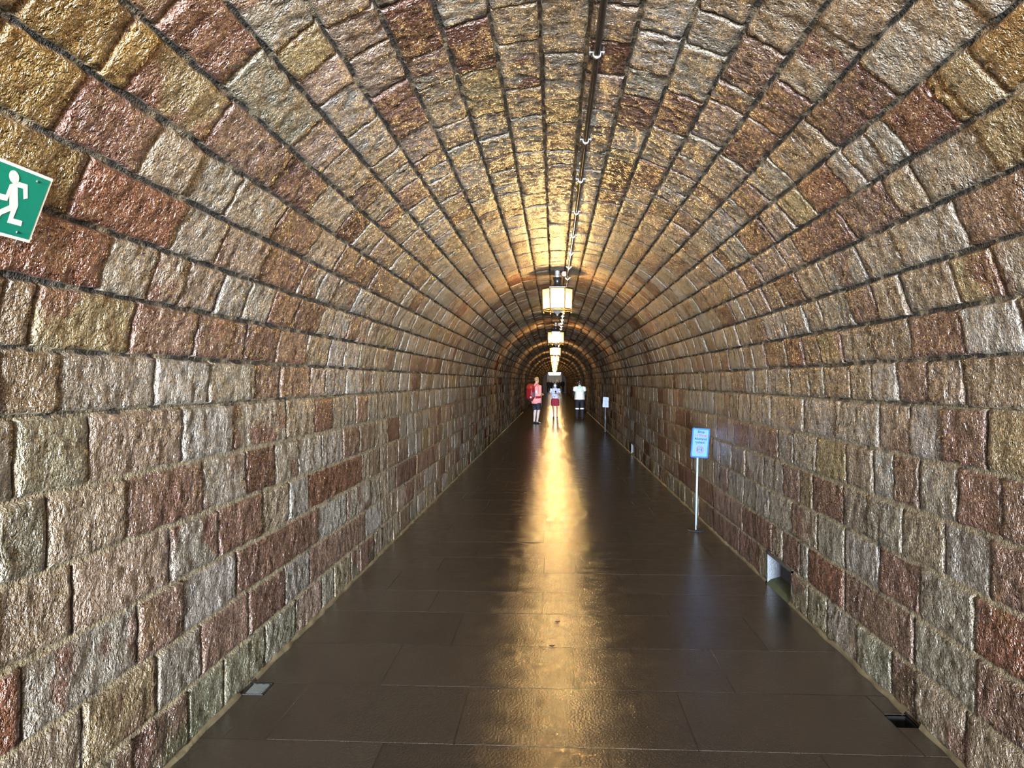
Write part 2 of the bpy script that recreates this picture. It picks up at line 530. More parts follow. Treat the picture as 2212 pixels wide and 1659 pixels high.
# ------------------------------------------------------------------ rock behind the lining, mortar fillets, niches
M_ROCK = simple('dark_rock', (0.05, 0.04, 0.033), 0.8, var=0.4, scale=6)
M_FILLET = simple('lime_mortar', (0.095, 0.075, 0.04), 0.55, var=0.7, scale=14, bump=0.35)

def build_rock():
    bm = bmesh.new()
    RR = R + 0.28
    prof = [(-RR, -0.25)] + [(-RR * math.cos(PI * k / 24), SPRING + RR * math.sin(PI * k / 24)) for k in range(25)] + [(RR, -0.25)]
    rows = [[bm.verts.new((x, y, z)) for x, z in prof] for y in (Y_IN, Y_OUT)]
    n = len(prof)
    for i in range(n):
        j = (i + 1) % n
        bm.faces.new((rows[0][i], rows[0][j], rows[1][j], rows[1][i]))
    # the mouth: close the gap between the lining and the rock
    inner = [(-R + .005, -0.25)] + [(-(R - .005) * math.cos(PI * k / 24), SPRING + (R - .005) * math.sin(PI * k / 24)) for k in range(25)] + [(R - .005, -0.25)]
    for y, row in ((Y_IN, rows[0]), (Y_OUT, rows[1])):
        iv = [bm.verts.new((x, y, z)) for x, z in inner]
        for i in range(n - 1):
            bm.faces.new((row[i], row[i + 1], iv[i + 1], iv[i]))
    me = bpy.data.meshes.new('wall_rock'); bm.to_mesh(me); bm.free(); me.materials.append(M_ROCK)
    tag(link(bpy.data.objects.new('wall_rock', me)), kind='structure')
build_rock()

def fillet(name, sx):
    """ragged strip of mortar where the paving meets the wall"""
    ys = np.arange(Y_IN + 0.05, 40, 0.05)
    bm = bmesh.new(); rows = []
    for y in ys:
        wob = vnoise(y * 9.0, sx * 3.3) ; w2 = vnoise(y * 14.0, sx * 7.7)
        pts = [(R + .01, 0.022 + 0.02 * w2), (R - 0.004, 0.018 + 0.02 * w2), (R - 0.014 - 0.018 * wob, 0.003), (R - 0.016 - 0.018 * wob, -0.01)]
        rows.append([bm.verts.new((sx * x, y, z)) for x, z in pts])
    for a, b in zip(rows, rows[1:]):
        yc = a[0].co.y
        if any((sx * p[0] > 0) and p[2] - .04 < yc < p[3] - .01 for p in PITS): continue
        if sx > 0 and any(q[1] - .02 < yc < q[2] for q in NICHES): continue
        for i in range(3): bm.faces.new((a[i], a[i + 1], b[i + 1], b[i]))
    tag(obj(name, bm, M_FILLET, None, True), kind='structure')
fillet('trim_1', -1)
fillet('trim_2', 1)
# ------------------------------------------------------------------ lanterns
M_IRON = simple('black_iron', (0.03, 0.028, 0.027), 0.35, 0.7)
M_BRASS = simple('aged_brass', (0.30, 0.19, 0.08), 0.35, 0.9)
M_ZINC = simple('grey_zinc', (0.45, 0.48, 0.50), 0.30, 0.8)
M_CREAM = simple('cream_enamel', (0.55, 0.42, 0.26), 0.5)

def make_pane_mat():
    m, nt, p, out = new_mat('seeded_glass')
    nt.nodes.remove(p)
    t = N(nt, 'ShaderNodeBsdfTransparent'); t.inputs[0].default_value = (1.0, 0.93, 0.80, 1)
    d = N(nt, 'ShaderNodeBsdfTranslucent'); d.inputs[0].default_value = (1.0, 0.86, 0.62, 1)
    g = N(nt, 'ShaderNodeBsdfGlossy'); g.inputs['Roughness'].default_value = 0.08
    mx = N(nt, 'ShaderNodeMixShader'); mx.inputs[0].default_value = 0.06
    nt.links.new(t.outputs[0], mx.inputs[1]); nt.links.new(d.outputs[0], mx.inputs[2])
    m2 = N(nt, 'ShaderNodeMixShader'); m2.inputs[0].default_value = 0.05
    nt.links.new(mx.outputs[0], m2.inputs[1]); nt.links.new(g.outputs[0], m2.inputs[2])
    nt.links.new(m2.outputs[0], out.inputs['Surface'])
    return m
M_PANE = make_pane_mat()

def emit_mat(name, col, strength):
    m, nt, p, out = new_mat(name)
    p.inputs['Base Color'].default_value = (*col, 1)
    p.inputs['Emission Color'].default_value = (*col, 1)
    p.inputs['Emission Strength'].default_value = strength
    return m
M_BULB = emit_mat('lit_bulb', LAMP_COL, LAMP_E)

CROWN = SPRING + R
def hexa(r, z, off=PI / 6):
    # two faces look straight along the tunnel
    return [Vector((r * math.sin(off + k * PI / 3), r * math.cos(off + k * PI / 3), z)) for k in range(6)]

def make_lantern(bulb=True):
    root = empty('lantern')
    ZB, ZT, RB, RT = 2.615, 2.895, 0.198, 0.208
    lo_, hi_ = hexa(RB, ZB), hexa(RT, ZT)
    bm = bmesh.new()
    for a, b in zip(lo_, hi_): add_tube(bm, [a, b], 0.0085, 6)
    for ring, r in ((lo_, 0.008), (hi_, 0.009)):
        for k in range(6): add_tube(bm, [ring[k], ring[(k + 1) % 6]], r, 6)
    # lower skirt bars
    lo2 = hexa(RB - 0.012, ZB - 0.025)
    for k in range(6): add_tube(bm, [lo2[k], lo2[(k + 1) % 6]], 0.005, 6)
    for a, b in zip(lo_, lo2): add_tube(bm, [a, b], 0.005, 6)
    # cross bars carrying the bulb holder
    add_tube(bm, [lo_[0], lo_[3]], 0.005, 6); add_tube(bm, [lo_[1], lo_[4]], 0.005, 6); add_tube(bm, [lo_[2], lo_[5]], 0.005, 6)
    obj('lantern_frame', bm, M_BRASS, root)
    bm = bmesh.new()
    a = [bm.verts.new(v * 1.0) for v in hexa(RB - 0.002, ZB)]; b = [bm.verts.new(v) for v in hexa(RT - 0.002, ZT)]
    for k in range(6): bm.faces.new((a[k], a[(k + 1) % 6], b[(k + 1) % 6], b[k]))
    obj('glass_pane', bm, M_PANE, root)
    # flat roof with a low hip
    bm = bmesh.new()
    rr = [hexa(RT + 0.014, ZT + 0.004), hexa(RT + 0.014, ZT + 0.016), hexa(0.06, ZT + 0.055)]
    vv = [[bm.verts.new(v) for v in r] for r in rr]
    for r0, r1 in zip(vv, vv[1:]):
        for k in range(6): bm.faces.new((r0[k], r0[(k + 1) % 6], r1[(k + 1) % 6], r1[k]))
    bm.faces.new(vv[0][::-1]); bm.faces.new(vv[-1])
    obj('roof', bm, M_IRON, root)
    bm = bmesh.new(); add_cyl(bm, (0, 0, ZT + 0.05), (0, 0, ZT + 0.165), 0.043, 0.062, 20)
    obj('stem', bm, M_IRON, root, True)
    bm = bmesh.new(); add_cyl(bm, (0, 0, ZT + 0.160), (0, 0, CROWN + 0.012), 0.036, 0.036, 16); add_sphere(bm, (0, -0.034, ZT + 0.20), 0.016)
    obj('ceiling_mount', bm, M_ZINC, root)
    for k, v in enumerate(hexa(RB - 0.004, ZB - 0.03)):
        bm = bmesh.new(); add_sphere(bm, v - Vector((0, 0, 0.020)), 0.011, n=10); add_cyl(bm, v, v - Vector((0, 0, 0.02)), 0.005, n=8)
        obj('finial', bm, M_BRASS, root, True)
    bm = bmesh.new(); add_cyl(bm, (0, 0, ZB - 0.018), (0, 0, ZB - 0.075), 0.075, 0.012, 6); add_sphere(bm, (0, 0, ZB - 0.08), 0.014, n=10)
    obj('drip_cone', bm, M_ZINC, root)
    bm = bmesh.new(); add_cyl(bm, (0, 0, ZB - 0.0), (0, 0, ZB + 0.06), 0.022, 0.018)
    obj('bulb_holder', bm, M_CREAM, root)
    bm = bmesh.new(); add_sphere(bm, (0, 0, ZB + 0.095), 0.040, (1, 1, 1.2), n=10)
    obj('bulb', bm, M_BULB, root, True)
    bm = bmesh.new(); add_box(bm, (0.094, 0.0, CROWN - 0.050), (0.055, 0.09, 0.07)); bmesh.ops.bevel(bm, geom=bm.edges[:], offset=0.006, segments=2, affect='EDGES')
    add_tube(bm, [(0.05, 0, CROWN - 0.045), (0.08, 0, CROWN - 0.045)], 0.008, 8)
    obj('junction_box', bm, simple('pinkish_box_plastic', (0.20, 0.09, 0.06), 0.5), root)
    return root
lan = make_lantern()
ORD = ['', 'first', 'second', 'third', 'fourth', 'fifth', 'sixth', 'seventh', 'eighth', 'ninth', 'tenth', 'eleventh']
for k, y in enumerate(LAMP_Y):
    r = lan if k == 0 else copy_tree(lan)
    r.location = (0, y, 0)
    if k == 0:
        lab = 'lit lantern hanging overhead above the viewer, outside the picture'
    elif k == 1:
        lab = 'largest lit hexagonal lantern, first in the row along the vault crown'
    elif k == len(LAMP_Y) - 1:
        lab = 'tiny lit lantern, last of the row, just before the dark end arch'
    else:
        lab = f'lit hexagonal lantern, {ORD[k]} of the row counting from the largest'
    tag(r, lab, 'lantern', 'lanterns along the vault crown')

# ------------------------------------------------------------------ end of the tunnel and the hall behind it
M_HALL = simple('dark_hall_stone', (0.085, 0.06, 0.045), 0.6, var=0.4, scale=3, bump=0.3)
M_PALE = simple('pale_plaster', (0.55, 0.50, 0.42), 0.7)
HY0, HY1, HW, HH = Y_OUT, Y_OUT + 9.0, 3.6, 4.2
def quad(bm, pts):
    bm.faces.new([bm.verts.new(p) for p in pts])
bm = bmesh.new()
# end wall with the arched opening the tunnel runs into
n = 40
ring = [Vector((-R + .02, HY0, -0.05))] + [Vector(((R - .02) * -math.cos(PI * k / n), HY0, SPRING + (R - .02) * math.sin(PI * k / n))) for k in range(n + 1)] + [Vector((R - .02, HY0, -0.05))]
outer = []
for v in ring:
    d = Vector((v.x, 0, v.z - SPRING))
    if v.z <= SPRING: outer.append(Vector((HW if v.x > 0 else -HW, HY0, v.z)))
    else:
        k = min(HW / max(abs(d.x), 1e-6), (HH - SPRING) / max(d.z, 1e-6)); outer.append(Vector((d.x * k, HY0, SPRING + d.z * k)))
a = [bm.verts.new(v) for v in ring]; b = [bm.verts.new(v) for v in outer]
a2 = [bm.verts.new(v + Vector((0, .3, 0))) for v in ring]; b2 = [bm.verts.new(v + Vector((0, .3, 0))) for v in outer]
for i in range(len(a) - 1):
    bm.faces.new((a[i], a[i + 1], b[i + 1], b[i])); bm.faces.new((a2[i], b2[i], b2[i + 1], a2[i + 1])); bm.faces.new((a[i], a2[i], a2[i + 1], a[i + 1]))
tag(obj('wall_front', bm, M_HALL), kind='structure')
bm = bmesh.new(); add_box(bm, (0, HY1 + .1, HH / 2), (2 * HW + .4, .2, HH)); tag(obj('wall_back', bm, M_HALL), kind='structure')
bm = bmesh.new(); add_box(bm, (-HW - .1, (HY0 + HY1) / 2, HH / 2), (.2, HY1 - HY0, HH)); tag(obj('wall_hall_left', bm, M_HALL), kind='structure')
bm = bmesh.new(); add_box(bm, (HW + .1, (HY0 + HY1) / 2, HH / 2), (.2, HY1 - HY0, HH)); tag(obj('wall_hall_right', bm, M_HALL), kind='structure')
bm = bmesh.new(); add_box(bm, (0, (HY0 + HY1) / 2, HH + .1), (2 * HW + .4, HY1 - HY0 + .4, .2)); tag(obj('ceiling_hall', bm, M_HALL), kind='structure')
bm = bmesh.new(); add_box(bm, (0, (HY0 + HY1) / 2, -.05), (2 * HW, HY1 - HY0, .1)); tag(obj('floor_hall', bm, M_HALL), kind='structure')
bm = bmesh.new()
for sx in (-1, 1): add_box(bm, (sx * .95, HY1 - .08, 1.35), (.22, .16, 2.7))
add_box(bm, (0, HY1 - .08, 2.62), (1.7, .16, .3)); add_box(bm, (-.42, HY1 - .03, 1.24), (.82, .06, 2.46)); add_box(bm, (.42, HY1 - .03, 1.24), (.82, .06, 2.46))
tag(obj('door_1', bm, M_PALE), kind='structure')
# the big bright ceiling lamp of the hall
t = empty('ceiling_lamp', (0.02, Y_OUT + 4.5, 0))
bm = bmesh.new(); add_cyl(bm, (0, 0, 2.44), (0, 0, 2.80), 0.78, 0.92, 32); obj('lamp_shade', bm, emit_mat('lit_opal_glass', (1.0, 0.93, 0.80), 9.0), t, True)
bm = bmesh.new(); add_cyl(bm, (0, 0, 2.80), (0, 0, 2.86), 0.95, 0.95, 32); obj('lamp_rim', bm, M_BRASS, t)
bm = bmesh.new(); add_cyl(bm, (0, 0, 2.86), (0, 0, HH), 0.04, 0.04); obj('rod', bm, M_BRASS, t)
tag(t, 'wide bright white round lamp hanging in the dark hall beyond the end arch', 'lamp')
# ------------------------------------------------------------------ niches low in the right wall
M_NICHE = simple('grey_blue_concrete', (0.048, 0.058, 0.072), 0.5, var=0.35, scale=30, bump=0.6)
M_MOSS = simple('dark_moss', (0.035, 0.045, 0.015), 0.7, var=0.5, scale=40, bump=1.0)
for k, (c, y0, y1) in enumerate(NICHES):
    D, H = 0.10, SPRING / N_WALL
    x0, x1 = R + 0.012, R + D
    bm = bmesh.new(); add_box(bm, ((x0 + x1) / 2, y1 + 0.01, H / 2), (x1 - x0 + .03, 0.02, H))          # far end, faces the mouth
    tag(obj(f'trim_{3 + 3 * k}', bm, M_NICHE), kind='structure')
    bm = bmesh.new()
    add_box(bm, (x1 + .01, (y0 + y1) / 2, H / 2), (.02, y1 - y0 + .04, H))
    add_box(bm, ((x0 + x1) / 2, y0 - .01, H / 2), (x1 - x0 + .03, .02, H))
    add_box(bm, ((x0 + x1) / 2, (y0 + y1) / 2, H - 0.008), (x1 - x0 + .03, y1 - y0 + .04, .02))
    tag(obj(f'trim_{4 + 3 * k}', bm, M_ROCK), kind='structure')
    bm = bmesh.new()
    v = [bm.verts.new(p) for p in ((R - .012, y0, .0), (R - .012, y1, .0), (R + .02, y1, .03), (R + .02, y0, .03), (x1, y1, .055), (x1, y0, .055))]
    bm.faces.new((v[0], v[1], v[2], v[3])); bm.faces.new((v[3], v[2], v[4], v[5]))
    tag(obj(f'trim_{5 + 3 * k}', bm, M_MOSS), kind='structure')

# ------------------------------------------------------------------ drains
M_GRATE = simple('bright_zinc_grate', (0.62, 0.68, 0.74), 0.28, 0.9)
M_PITDARK = simple('pit_dark', (0.006, 0.006, 0.006), 0.9, spec=0.1)  # the dark of the open drain hole, put into the box colour
M_BLACK = simple('black_plastic', (0.012, 0.012, 0.013), 0.35)
x0, x1, y0, y1 = PITS[0]
t = empty('drain_grate', ((x0 + x1) / 2, (y0 + y1) / 2, 0))
W2, L2 = (x1 - x0) / 2 - .003, (y1 - y0) / 2 - .003
bm = bmesh.new()
for sx in (-1, 1): add_box(bm, (sx * (W2 - .003), 0, -.012), (.006, 2 * L2, .026))
for sy in (-1, 1): add_box(bm, (0, sy * (L2 - .003), -.012), (2 * W2 - .012, .006, .026))
add_box(bm, (0, 0, -.026), (2 * W2 - .012, 2 * L2 - .012, .003))
obj('frame', bm, M_BLACK, t)
bm = bmesh.new()
nr, ncol = 9, 5
for i in range(nr):
    for j in range(ncol):
        cx, cy = -W2 + .012 + (j + .5) * (2 * W2 - .024) / ncol, -L2 + .012 + (i + .5) * (2 * L2 - .024) / nr
        add_box(bm, (cx, cy, -.002), ((2 * W2 - .024) / ncol * 1.06, .0078, .006), Euler((0.12, 0, 0.5 if j % 2 else -0.5)).to_matrix())
obj('slatted_cover', bm, M_GRATE, t)
tag(t, 'small bright metal drain grate set in the paving at the foot of the wall', 'drain')
x0, x1, y0, y1 = PITS[1]
t = empty('drain_box', ((x0 + x1) / 2, (y0 + y1) / 2, 0))
W2, L2 = (x1 - x0) / 2 - .002, (y1 - y0) / 2 - .002
bm = bmesh.new()
for sx in (-1, 1): add_box(bm, (sx * (W2 - .003), 0, -.055), (.006, 2 * L2, .10))
for sy in (-1, 1): add_box(bm, (0, sy * (L2 - .003), -.055), (2 * W2 - .012, .006, .10))
obj('box_wall', bm, M_PITDARK, t)
bm = bmesh.new(); add_box(bm, (0, 0, -.103), (2 * W2 - .012, 2 * L2 - .012, .004)); obj('box_bottom', bm, M_PITDARK, t)
tag(t, 'open black drain hole in the paving at the wall base, without a grate', 'drain')

# ------------------------------------------------------------------ conduit along the crown
M_CONDUIT = simple('dark_brown_conduit', (0.018, 0.013, 0.010), 0.22, spec=0.7)
M_STEEL = simple('bright_steel', (0.75, 0.78, 0.80), 0.22, 1.0)
PX, PZ = 0.150, SPRING + math.sqrt(R * R - 0.15 ** 2) - 0.046
bm = bmesh.new()
pts = [(PX + 0.004 * vnoise(y * .31, 2.2), y, PZ + 0.004 * vnoise(y * .4, 7.2)) for y in np.arange(Y_IN, Y_OUT, 1.0)]
add_tube(bm, pts, 0.0155, 12)
pipe = tag(obj('conduit_pipe', bm, M_CONDUIT, None, True), 'thin dark conduit pipe clipped along the crown of the vault', 'pipe')
cb = bmesh.new()
add_cyl(cb, (0, -.008, 0), (0, .008, 0), 0.0195, 0.0195, 16)
for sx in (-1, 1):
    add_box(cb, (sx * .026, 0, .010), (.018, .016, .006)); add_cyl(cb, (sx * .031, 0, -.004), (sx * .031, 0, .036), .0055, .0055, 8)
cl = obj('pipe_clamp', cb, M_STEEL, pipe)
yy = [3.54, 4.81, 5.75, 6.85] + [7.95 + 1.1 * k for k in range(34)]
for k, y in enumerate(yy):
    c = cl if k == 0 else cl.copy()
    if k: COL.objects.link(c); c.parent = pipe
    i = min(range(len(pts)), key=lambda q: abs(pts[q][1] - y))
    c.location = (pts[i][0], y, pts[i][2])

# ------------------------------------------------------------------ emergency exit sign on the left of the vault
M_GREEN = simple('sign_green', (0.003, 0.13, 0.085), 0.30, var=0.05)
M_WHITE = simple('sign_white', (0.50, 0.50, 0.45), 0.35, var=0.05)
yt, st_ = px_tunnel(96, 378); yb, sb_ = px_tunnel(42, 518)
def lin(s_, d): 
    a, b = profile(s_, d); return float(a), float(b)
tx, tz = lin(st_, 0.03); bx, bz = lin(sb_, 0.03)
Yr = (yt + yb) / 2
up = Vector((tx - bx, 0, tz - bz)); SH = up.length; up.normalize()
nrm = Vector((0, 1, 0)).cross(up)
SL = 0.29
MS = Matrix(((0, up.x, nrm.x, 0), (1, 0, 0, 0), (0, up.z, nrm.z, 0), (0, 0, 0, 1)))
org = Vector((bx, Yr - SL, bz))
sign = empty('exit_sign'); sign.matrix_world = Matrix.Translation(org) @ MS
def on_sign(px, py):
    d = px_dir(px, py)
    t = (org - EYE).dot(nrm) / d.dot(nrm)
    q = EYE + d * t - org
    return q.y, q.dot(up)
def flat(bm, pts, z):
    f = bm.faces.new([bm.verts.new((x, y, z)) for x, y in pts])
    return f
def rrect(w_, h_, r, n=6, cx=0, cy=0):
    out = []
    for (sx, sy, a0) in ((1, 1, 0), (-1, 1, PI / 2), (-1, -1, PI), (1, -1, 1.5 * PI)):
        for k in range(n + 1):
            a = a0 + PI / 2 * k / n
            out.append((cx + sx * (w_ / 2 - r) + r * math.cos(a), cy + sy * (h_ / 2 - r) + r * math.sin(a)))
    return out
def slab(bm, pts, z0, z1):
    a = [bm.verts.new((x, y, z0)) for x, y in pts]; b = [bm.verts.new((x, y, z1)) for x, y in pts]
    n = len(pts)
    for i in range(n): bm.faces.new((a[i], a[(i + 1) % n], b[(i + 1) % n], b[i]))
    bm.faces.new(a[::-1]); bm.faces.new(b)
bm = bmesh.new(); slab(bm, [(0, 0), (SL, 0), (SL, SH), (0, SH)], -.004, 0.0)
plate = obj('sign_plate', bm, M_WHITE, sign); plate['label'] = 'white bordered metal plate'
e = 0.0085
bm = bmesh.new(); slab(bm, [(e, e), (SL - e, e), (SL - e, SH - e), (e, SH - e)], -.001, 0.0006)
g = obj('green_field', bm, M_GREEN, sign)
K = 240 / 1659
polys = [
 [(135, 680), (258, 640), (266, 1000), (200, 1030), (135, 1000)],
 [(240, 628), (408, 682), (408, 885), (345, 902), (340, 742), (240, 715)],
 [(140, 676), (80, 832), (-70, 795), (-85, 880), (100, 925), (160, 790)],
 [(135, 990), (265, 995), (190, 1185), (330, 1225), (308, 1303), (98, 1245), (160, 1050)],
 [(140, 985), (-40, 1065), (-150, 1260), (-85, 1290), (10, 1130), (175, 1060)],
]
bm = bmesh.new()
for i, pl in enumerate(polys):
    flat(bm, [on_sign(x * K, 300 + y * K) for x, y in pl], 0.0010 + i * 0.0001)
hd = []
for k in range(24):
    a = 2 * PI * k / 24
    ex, ey = 76 * math.cos(a), 100 * math.sin(a)
    hd.append(on_sign((202 + ex * .97 - ey * -.18) * K, 300 + (565 + ey + ex * -.05) * K))
flat(bm, hd, 0.0016)
o = obj('running_figure', bm, M_WHITE, sign); o['label'] = 'white running figure pictogram'
for px_, py_ in ((555, 635), (250, 1392)):
    x_, y_ = on_sign(px_ * K, 300 + py_ * K)
    for xx in (x_, SL - x_):
        bm = bmesh.new(); add_cyl(bm, (xx, y_, 0), (xx, y_, .003), .004, .003, 12); obj('screw', bm, M_STEEL, sign)
tag(sign, 'green emergency exit sign with a white running figure on the curved stone', 'sign')

# ------------------------------------------------------------------ keep-your-distance stands
M_SFRAME = simple('sign_blue_border', (0.004, 0.050, 0.21), 0.36, var=0.05, spec=0.3)
M_SFACE = simple('sign_pale_blue', (0.052, 0.120, 0.255), 0.36, var=0.04, spec=0.3)
M_SNAVY = simple('sign_navy_ink', (0.003, 0.014, 0.05), 0.5, spec=0.2)
M_SRED = simple('sign_red_ink', (0.20, 0.022, 0.05), 0.5, spec=0.2)
M_POLE = simple('pale_blue_white_pole', (0.24, 0.30, 0.36), 0.3, 0.3)

def lettering(text, size, loc, mat, parent, name='lettering'):
    cu = bpy.data.curves.new(name, 'FONT'); cu.body = text; cu.size = size; cu.align_x = 'CENTER'; cu.align_y = 'CENTER'
    cu.bevel_depth = size * 0.016; cu.bevel_resolution = 0; cu.space_character = 1.08
    tmp = bpy.data.objects.new(name, cu); COL.objects.link(tmp)
    dg = bpy.context.evaluated_depsgraph_get(); dg.update()
    me = bpy.data.meshes.new_from_object(tmp.evaluated_get(dg))
    bpy.data.objects.remove(tmp); bpy.data.curves.remove(cu)
    me.materials.clear(); me.materials.append(mat)
    me.name = name
    o = bpy.data.objects.new(name, me); link(o, parent); o.location = loc
    return o

def make_stand():
    root = empty('distance_sign')
    bm = bmesh.new(); add_cyl(bm, (0, 0, 0.0), (0, 0, .012), .092, .080, 40); add_cyl(bm, (0, 0, .01), (0, 0, .058), .017, .014, 16)
    obj('base', bm, M_BLACK, root)
    bm = bmesh.new(); add_cyl(bm, (0, 0, .05), (0, -.0, .86), .0108, .0108, 14)
    obj('pole', bm, M_POLE, root, True)
    bm = bmesh.new(); pw, ph = .195, .318
    slab(bm, rrect(pw, ph, .018), -.004, .004)
    pan = obj('sign_panel', bm, M_SFRAME, root); pan['label'] = 'rounded blue sign panel'
    # local z of the panel looks at -Y
    pan.rotation_euler = Euler((PI / 2, math.radians(3.2), math.radians(9)), 'XYZ')
    pan.location = (.022, -.012, .945)
    bm = bmesh.new(); flat(bm, rrect(pw - .030, ph - .030, .012), .0046); obj('sign_face', bm, M_SFACE, pan)['label'] = 'pale blue sign face'
    z = .0056
    lettering('Bitte', .036, (0, .118, z), M_SNAVY, pan)
    lettering('1,5 Meter', .035, (0, .081, z), M_SRED, pan)
    lettering('Abstand', .037, (0, .043, z), M_SNAVY, pan)
    lettering('halten!', .036, (0, .006, z), M_SNAVY, pan)
    bm = bmesh.new(); n = 40
    a = [bm.verts.new((.042 * math.cos(2 * PI * k / n), -.072 + .042 * math.sin(2 * PI * k / n), z)) for k in range(n)]
    b = [bm.verts.new((.0355 * math.cos(2 * PI * k / n), -.072 + .0355 * math.sin(2 * PI * k / n), z)) for k in range(n)]
    for k in range(n): bm.faces.new((a[k], a[(k + 1) % n], b[(k + 1) % n], b[k]))
    obj('ring_symbol', bm, M_SRED, pan)['label'] = 'red ring'
    bm = bmesh.new()
    for sx in (-1, 1):
        flat(bm, rrect(.0075, .034, .003, 3, sx * .022, -.074), z); flat(bm, rrect(.008, .008, .0038, 4, sx * .022, -.051), z)
        flat(bm, [(sx * .016, -.074), (sx * .009, -.068), (sx * .009, -.080)], z)
    flat(bm, rrect(.018, .004, .001, 2, 0, -.074), z); flat(bm, rrect(.018, .005, .001, 2, 0, -.053), z); flat(bm, rrect(.018, .005, .001, 2, 0, -.095), z)
    obj('distance_symbol', bm, M_SNAVY, pan)['label'] = 'two small figures with an arrow between them'
    return root
fx, fy = px_floor(1503, 1146)
s1 = make_stand()
s2 = copy_tree(s1)
s1.location = (fx, fy, 0); s1.rotation_euler = (0, math.radians(1.3), 0)
fx2, fy2 = px_floor(1307, 934)
s2.location = (fx2, fy2, 0); s2.rotation_euler = (0, math.radians(0.5), math.radians(-12))
tag(s1, 'large blue distance notice on a thin white pole with readable lettering', 'sign', 'distance notice stands')
tag(s2, 'small distant blue notice on a white pole beside the person in the reflective vest', 'sign', 'distance notice stands')

# ------------------------------------------------------------------ two wet scraps trodden onto the path
M_SCRAP = simple('dark_wet_leaf', (0.012, 0.008, 0.005), 0.45, var=0.4)
for (px_, py_, L, lab) in ((1205, 1345, .034, 'single dark leaf scrap lying flat in the golden light streak on the floor'),
                           (1192, 1397, .036, 'curled dark leaf scrap with a pale edge, nearer the viewer in the golden streak')):
    x, y = px_floor(px_, py_)
    bm = bmesh.new()
    n = 10; top = []
    for i in range(n + 1):
        t = i / n; w_ = L * .30 * math.sin(PI * min(1, t * 1.05)) ** .8 + .0008
        z = .003 + .006 * (2 * t - 1) ** 2
        top.append((bm.verts.new((-L / 2 + L * t, -w_, z + .002)), bm.verts.new((-L / 2 + L * t, 0, z)), bm.verts.new((-L / 2 + L * t, w_, z + .0025))))
    for a, b in zip(top, top[1:]):
        for q in (0, 1): bm.faces.new((a[q], b[q], b[q + 1], a[q + 1]))
    r = bmesh.ops.solidify(bm, geom=bm.faces[:], thickness=.0012)
    o = obj('leaf_scrap', bm, M_SCRAP, None, True, (x, y, 0)); o.rotation_euler = (0, 0, .2)
    tag(o, lab, 'leaf', 'leaf scraps on the path')
# ------------------------------------------------------------------ people
def frame_at(pts, i, side):
    t = (pts[min(i + 1, len(pts) - 1)] - pts[max(i - 1, 0)]).normalized()
    a = side - t * side.dot(t)
    a = a.normalized() if a.length > 1e-4 else t.orthogonal().normalized()
    return t, a, t.cross(a)

def loft(bm, pts, radii, side=(1, 0, 0), n=16, cap=True, p=2.0):
    """closed tube of elliptical sections; radii are (across side, the other way)"""
    pts = [Vector(p) for p in pts]; side = Vector(side)
    radii = [(r, r) if isinstance(r, (int, float)) else r for r in radii]
    rings = []
    e_ = 2.0 / p
    def pw(v): return math.copysign(abs(v) ** e_, v)
    def ring(c, a, b, ra, rb):
        return [bm.verts.new(c + a * (ra * pw(math.cos(2 * PI * k / n))) + b * (rb * pw(math.sin(2 * PI * k / n)))) for k in range(n)]
    for i, q in enumerate(pts):
        t, a, b = frame_at(pts, i, side)
        ra, rb = radii[i]
        if i == 0 and cap:
            m = min(ra, rb)
            rings.append(ring(q - t * m * .75, a, b, ra * .45, rb * .45)); rings.append(ring(q - t * m * .42, a, b, ra * .82, rb * .82))
        rings.append(ring(q, a, b, ra, rb))
        if i == len(pts) - 1 and cap:
            m = min(ra, rb)
            rings.append(ring(q + t * m * .42, a, b, ra * .82, rb * .82)); rings.append(ring(q + t * m * .75, a, b, ra * .45, rb * .45))
    for r0, r1 in zip(rings, rings[1:]):
        for k in range(n): bm.faces.new((r0[k], r0[(k + 1) % n], r1[(k + 1) % n], r1[k]))
    bm.faces.new(rings[0][::-1])
    bm.faces.new(rings[-1])

def fused(name, bm, mat, parent, voxel, smooth=2):
    """fuse overlapping closed shapes into one continuous skin"""
    bmesh.ops.recalc_face_normals(bm, faces=bm.faces)
    me = bpy.data.meshes.new(name); bm.to_mesh(me); bm.free()
    tmp = bpy.data.objects.new(name, me); COL.objects.link(tmp)
    md = tmp.modifiers.new('r', 'REMESH'); md.mode = 'VOXEL'; md.voxel_size = voxel; md.use_smooth_shade = True
    if smooth:
        sm = tmp.modifiers.new('s', 'SMOOTH'); sm.iterations = smooth; sm.factor = 0.5
    dg = bpy.context.evaluated_depsgraph_get(); dg.update()
    me2 = bpy.data.meshes.new_from_object(tmp.evaluated_get(dg))
    bpy.data.objects.remove(tmp); bpy.data.meshes.remove(me)
    me2.name = name
    me2.materials.clear()
    if mat: me2.materials.append(mat)
    me2.polygons.foreach_set('use_smooth', [True] * len(me2.polygons))
    o = bpy.data.objects.new(name, me2)
    return link(o, parent)

def lerp(a, b, t): return Vector(a) * (1 - t) + Vector(b) * t

